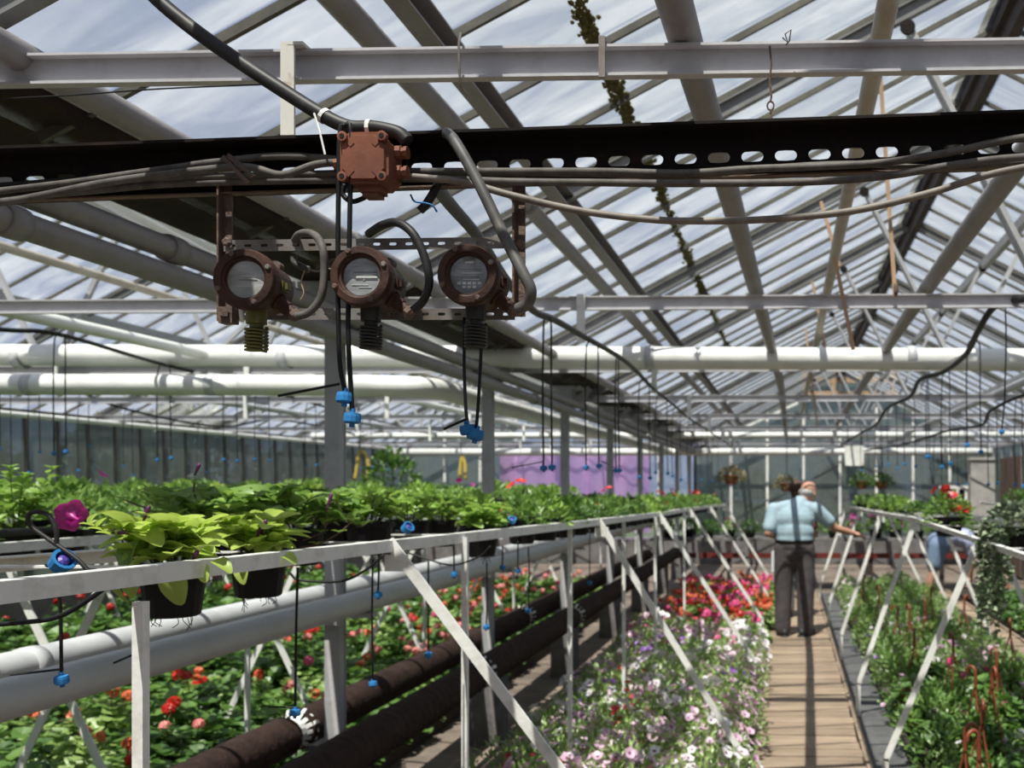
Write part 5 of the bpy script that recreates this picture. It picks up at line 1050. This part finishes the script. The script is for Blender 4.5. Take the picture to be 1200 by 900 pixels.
# ================================================================== PEOPLE
def solid(chains, vox, name, m, parent, balls=(), smooth=6):
    """one continuous skin: tapered limbs and ellipsoids fused by a voxel remesh"""
    b = MB()
    for ch in chains:
        for (p, r) in ch: b.ball(p, r, 14)
        for (p, r), (q, s) in zip(ch[:-1], ch[1:]):
            p, q = Vector(p), Vector(q)
            if (q - p).length > 1e-4: b.tube([p, q], [r, s], 14)
    for c, r, sc in balls: b.ball(c, r, 18, sc)
    me = b.mesh(name, m, True); o = bpy.data.objects.new(name, me); col.objects.link(o)
    mo = o.modifiers.new('r', 'REMESH'); mo.mode = 'VOXEL'; mo.voxel_size = vox; mo.use_smooth_shade = True
    if smooth: s_ = o.modifiers.new('s', 'SMOOTH'); s_.iterations = smooth; s_.factor = .5
    dg = bpy.context.evaluated_depsgraph_get(); nm = bpy.data.meshes.new_from_object(o.evaluated_get(dg)); nm.name = name
    bpy.data.objects.remove(o); bpy.data.meshes.remove(me); nm.materials.clear(); nm.materials.append(m)
    nm.polygons.foreach_set('use_smooth', [True] * len(nm.polygons))
    r = bpy.data.objects.new(name, nm); col.objects.link(r); r.parent = parent; return r
def hand(w, d, side, curl=.5, s=1.0, up=Vector((0, 0, 1))):
    """palm, four fingers and thumb as tapered chains from wrist w along d"""
    w = Vector(w); d = Vector(d).normalized(); x = d.cross(up).normalized() * side; n = x.cross(d).normalized() * side
    ch = [[(w, .026 * s), (w + d * .045 * s - x * .008 * s, .025 * s), (w + d * .075 * s, .020 * s)], [(w + d * .05 * s + x * .016 * s, .018 * s), (w + d * .08 * s + x * .024 * s, .015 * s)], [(w + d * .05 * s - x * .02 * s, .018 * s), (w + d * .08 * s - x * .026 * s, .014 * s)]]
    for i, L in enumerate((.068, .078, .072, .056)):
        o = w + d * .085 * s + x * (.030 - .020 * i) * s; a = o; r = .0095 * s; chn = [(a, r)]; an = 0
        for f in (.45, .32, .23):
            an += curl; a = a + (d * math.cos(an) - n * math.sin(an)) * L * f * s; r *= .9; chn.append((a, r))
        ch.append(chn)
    a = w + d * .025 * s + x * .03 * s; ch.append([(w + d * .015 * s + x * .012 * s, .015 * s), (a + x * .012 * s + d * .015 * s, .0125 * s), (a + x * .022 * s + d * .042 * s - n * .012 * s, .0105 * s), (a + x * .018 * s + d * .064 * s - n * .024 * s, .009 * s)])
    return ch
M_skin = mat('skin', (.50, .27, .19), .55, c2=(.44, .22, .15), scale=6); M_shirt = mat('shirt_blue', (.36, .48, .56), .8, c2=(.30, .42, .50), scale=10, bump=.3, bscale=9)
M_trou = mat('trousers', (.085, .070, .075), .85, c2=(.06, .05, .055), scale=14, bump=.4, bscale=14); M_shoe = mat('shoe', (.02, .02, .022), .6); M_ghair = mat('grey_hair', (.42, .40, .39), .8); M_bhair = mat('brown_hair', (.07, .035, .025), .7, bump=.6, bscale=60)
M_eye = mat('eye_white', (.7, .68, .66), .3); M_iris = mat('iris', (.03, .03, .04), .3); M_lip = mat('lip', (.42, .17, .14), .6); M_belt = mat('belt', (.012, .011, .012), .5)
def head(chains, balls, c, f, s=1.0):
    """skull, jaw, nose, ears around head centre c facing f (horizontal-ish)"""
    c = Vector(c); f = Vector(f).normalized(); u = Vector((0, 0, 1)); u = (u - f * u.dot(f)).normalized(); x = f.cross(u)
    balls += [(c + u * .03 * s, .088 * s, (1, 1.08, 1)), (c + f * .01 * s - u * .02 * s, .080 * s, (.92, 1, 1.1)), (c + f * .03 * s - u * .085 * s, .052 * s, (1, 1, .9)), (c + f * .096 * s - u * .018 * s, .017 * s, (1, 1, 1.3))]
    chains += [[(c + f * .085 * s + u * .02 * s, .012 * s), (c + f * .108 * s - u * .028 * s, .014 * s)]]
    for sgn in (-1, 1): chains += [[(c + x * sgn * .083 * s + u * .015 * s, .014 * s), (c + x * sgn * .088 * s - u * .03 * s, .012 * s)], [(c + f * .075 * s + x * sgn * .035 * s + u * .035 * s, .013 * s), (c + f * .08 * s + x * sgn * .02 * s + u * .032 * s, .012 * s)]]
    return c, f, u, x
def face(t, c, f, u, x, s=1.0):
    for sgn in (-1, 1):
        b = MB(); b.ball(c + f * .080 * s + x * sgn * .032 * s + u * .012 * s, .0115 * s, 10); o = b.build_local('eye', M_eye, t)
        b = MB(); b.ball(c + f * .089 * s + x * sgn * .032 * s + u * .012 * s, .0055 * s, 8); b.build_local('iris', M_iris, o)
    b = MB(); b.tube([c + f * .080 * s - x * .024 * s - u * .062 * s, c + f * .090 * s - u * .060 * s, c + f * .080 * s + x * .024 * s - u * .062 * s], [.004, .007, .004], 8); b.build_local('mouth', M_lip, t)
def _bl(s, name, m, parent):
    o = bpy.data.objects.new(name, s.mesh(name, m, True)); col.objects.link(o); o.parent = parent; return o
MB.build_local = _bl
def shoe(t, c, d, m=M_shoe, s=1.0):
    c = Vector(c); d = Vector(d).normalized(); solid([[(c - d * .07 * s + Vector((0, 0, .045)), .042 * s), (c + d * .05 * s + Vector((0, 0, .04)), .043 * s), (c + d * .15 * s + Vector((0, 0, .032)), .035 * s)]], .012, 'shoe', m, t, smooth=2)
    b = MB(); x = d.cross(Vector((0, 0, 1))); pts = [(-.115, .03), (-.09, .045), (.05, .046), (.14, .046), (.185, .025), (.19, 0)]; pts = pts + [(a, -w_) for a, w_ in reversed(pts)]
    vs = [c + d * a * s + x * w_ * s for a, w_ in pts] + [c + d * a * s + x * w_ * s + Vector((0, 0, .016)) for a, w_ in pts]; n = len(pts)
    b.add(vs, [tuple(range(n)), tuple(range(2 * n - 1, n - 1, -1))] + [(i, n + i, n + (i + 1) % n, (i + 1) % n) for i in range(n)]); b.build_local('sole', M_belt, t)
# --- man in the pale blue shirt, back to us, reaching to the right trestle
pm = P(931, 745, 10.4); man = thing('person', 'person in pale blue shirt and dark trousers reaching towards the trestle', 'person', (pm.x, pm.y, 0))
ch, bl = [], []
c, f, u, x = head(ch, bl, (.15, .13, 1.52), (.55, .75, -.35))
sr, el, wr = Vector((.225, .04, 1.335)), Vector((.44, .13, 1.135)), Vector((.645, .22, 1.075))
sL, eL, wL = Vector((-.215, .03, 1.33)), Vector((-.275, -.06, 1.09)), Vector((-.15, .16, 1.02))
ch += [[((.0, .02, 1.25), .10), ((.07, .07, 1.40), .065), ((.12, .11, 1.47), .058)], [(sr, .058), (el, .044), (wr, .029)], [(sL, .058), (eL, .044), (wL, .029)],
       [((0, 0, .95), .11), ((0, .02, 1.12), .105), ((.01, .03, 1.28), .11)], [((.10, 0, .90), .085), ((.105, -.01, .50), .06), ((.11, .01, .09), .042)], [((-.10, 0, .90), .085), ((-.105, .0, .50), .06), ((-.12, .01, .09), .042)]]
ch += hand(wr, (.85, .25, -.25), 1, .35) + hand(wL, (.6, .75, .1), -1, .5)
solid(ch, .0068, 'body', M_skin, man, bl, 4)
face(man, c, f, u, x)
solid([[((-.20, .03, 1.335), .072), ((0, .035, 1.385), .07), ((.20, .04, 1.34), .072)], [(sr, .082), (sr.lerp(el, .62), .078)], [(sL, .082), (sL.lerp(eL, .75), .076)], [((.0, .02, 1.30), .12), ((.06, .06, 1.40), .085)]], .011, 'shirt', M_shirt, man, [((0, .03, 1.24), .17, (1.32, .86, .95)), ((0, .02, 1.10), .17, (1.24, .88, 1.0)), ((0, .015, 1.02), .16, (1.28, .92, .7))], 5)
solid([[((.105, 0, .93), .115), ((.115, -.012, .62), .105), ((.115, -.01, .32), .092), ((.118, 0, .08), .088)], [((-.105, 0, .93), .115), ((-.115, 0, .62), .105), ((-.118, 0, .32), .092), ((-.125, 0, .08), .088)]], .011, 'trousers', M_trou, man, [((0, 0, .955), .15, (1.35, 1.0, .62)), ((0, -.005, .89), .135, (1.45, 1.0, .9)), ((0, 0, .80), .095, (1.0, 1.0, 1.0))], 10)
b = MB(); b.lathe([(.19, -.016), (.196, -.016), (.196, .016), (.19, .016)], (0, 0, 0), (0, 0, 1), 28, False); bo = b.build_local('belt', M_belt, man); bo.location = (0, .005, 1.005); bo.scale = (1.06, .80, 1)
solid([], .008, 'hair', M_ghair, man, [(c - f * .030 - u * .012, .080, (1.12, .95, .62)), (c - f * .045 - u * .03, .060, (1.15, .8, .8))], 2)
shoe(man, (-.12, .0, 0), (-.25, 1, 0)); shoe(man, (.115, .0, 0), (.55, .85, 0))
# --- person mostly hidden behind the man
pw = P(935, 735, 11.9); wo = thing('person', 'person with brown hair mostly hidden behind the man in blue', 'person', (pw.x - .02, 11.9, 0))
ch, bl = [], []; c, f, u, x = head(ch, bl, (0, .02, 1.53), (-.5, .86, -.1), .95)
ch += [[((0, 0, 1.25), .09), ((0, .01, 1.40), .055)], [((.17, 0, 1.31), .05), ((.22, .02, 1.05), .038), ((.18, .14, .86), .026)], [((-.17, 0, 1.31), .05), ((-.23, .02, 1.06), .038), ((-.21, .10, .85), .026)], [((0, 0, .9), .12), ((0, 0, 1.22), .12)], [((.09, 0, .86), .08), ((.09, 0, .48), .055), ((.09, .01, .08), .038)], [((-.09, 0, .86), .08), ((-.09, 0, .48), .055), ((-.09, .01, .08), .038)]]
ch += hand((.18, .14, .86), (0, .3, -1), 1, .35, .9, Vector((0, 1, .2))) + hand((-.21, .10, .85), (0, .2, -1), -1, .35, .9, Vector((0, 1, .2)))
solid(ch, .0075, 'body', M_skin, wo, bl, 4); face(wo, c, f, u, x, .95)
solid([[((-.16, 0, 1.31), .065), ((.16, 0, 1.31), .065)], [((.17, 0, 1.31), .066), ((.21, .01, 1.10), .056)], [((-.17, 0, 1.31), .066), ((-.22, .01, 1.11), .056)]], .012, 'blouse', mat('blouse', (.16, .045, .05), .8), wo, [((0, 0, 1.2), .15, (1.15, .85, 1.1)), ((0, 0, .98), .16, (1.15, .9, .9))], 5)
solid([[((.09, 0, .88), .10), ((.095, 0, .1), .075)], [((-.09, 0, .88), .10), ((-.095, 0, .1), .075)]], .012, 'trousers', mat('pale_trousers', (.22, .23, .26), .85), wo, [((0, 0, .9), .15, (1.2, .95, .7))], 4)
solid([], .009, 'hair', M_bhair, wo, [(c + u * .035 - f * .02, .100, (1.08, 1.08, .9)), (c - f * .05 - u * .04, .085, (1.1, .8, 1.1))], 2)
shoe(wo, (-.09, 0, 0), (-.1, 1, 0)); shoe(wo, (.09, 0, 0), (.1, 1, 0))
b = MB(); b.box((0, 0, 0), (.17, .07, .24)); b.box((0, 0, .125), (.15, .05, .012)); bg_ = tag(b.build('carrier_bag', mat('bag_white', (.75, .78, .82), .6), None, False, None), 'white carrier bag held beside the man in blue', 'bag'); bg_.location = (pw.x - .235, 11.98, .66)
hd = MB(); hd.tube(spline([(-.05, 0, .12), (-.02, 0, .19), (.02, 0, .19), (.05, 0, .12)], 5), .005, 6); h_ = hd.build_local('handle', MATS['bag_white'], bg_)
# --- person bending over on the second boardwalk
pb = P(1086, 700, 13.3); be = thing('person', 'person in lavender shirt bending over on the second boardwalk', 'person', (pb.x, 13.3, 0))
ch, bl = [], []; c, f, u, x = head(ch, bl, (.72, .12, .72), (.75, .15, -.6), .95)
hipc = Vector((.16, 0, .80))
ch += [[(hipc, .13), ((.36, .04, .90), .13), ((.54, .07, .86), .12), ((.64, .10, .79), .06)], [((.55, -.10, .84), .052), ((.60, -.10, .58), .04), ((.56, -.04, .36), .027)], [((.55, .24, .84), .052), ((.64, .22, .58), .04), ((.62, .16, .36), .027)], [((.16, -.10, .76), .085), ((.06, -.11, .42), .058), ((-.02, -.11, .08), .04)], [((.16, .10, .76), .085), ((.10, .11, .42), .058), ((.04, .12, .08), .04)]]
ch += hand((.56, -.04, .36), (-.05, .1, -1), 1, .35, .95, Vector((1, 0, .1))) + hand((.62, .16, .36), (.05, -.1, -1), -1, .35, .95, Vector((1, 0, .1)))
solid(ch, .0075, 'body', M_skin, be, bl, 4); face(be, c, f, u, x, .95)
solid([[((.14, -.10, .78), .135), ((.09, -.11, .55), .115)], [((.14, .10, .78), .135), ((.12, .11, .55), .115)]], .012, 'shorts', mat('denim_cloth', (.16, .22, .34), .85), be, [((.17, 0, .82), .17, (1, 1.2, .9))], 4)
solid([[((.55, -.10, .84), .07), ((.58, -.10, .68), .062)], [((.55, .24, .84), .07), ((.61, .23, .68), .062)]], .012, 'shirt', mat('lavender_cloth', (.42, .45, .66), .85, c2=(.30, .33, .52), scale=24), be, [((.30, .03, .90), .16, (1.1, 1.1, .85)), ((.48, .06, .88), .16, (1.1, 1.15, .85))], 5)
solid([], .009, 'hair', M_bhair, be, [(c + u * .03 - f * .02, .095, (1.08, 1.08, .95))], 2)
M_wshoe = mat('white_shoe', (.66, .64, .62), .6); shoe(be, (-.03, -.11, 0), (1, .1, 0), M_wshoe); shoe(be, (.03, .12, 0), (1, .1, 0), M_wshoe)
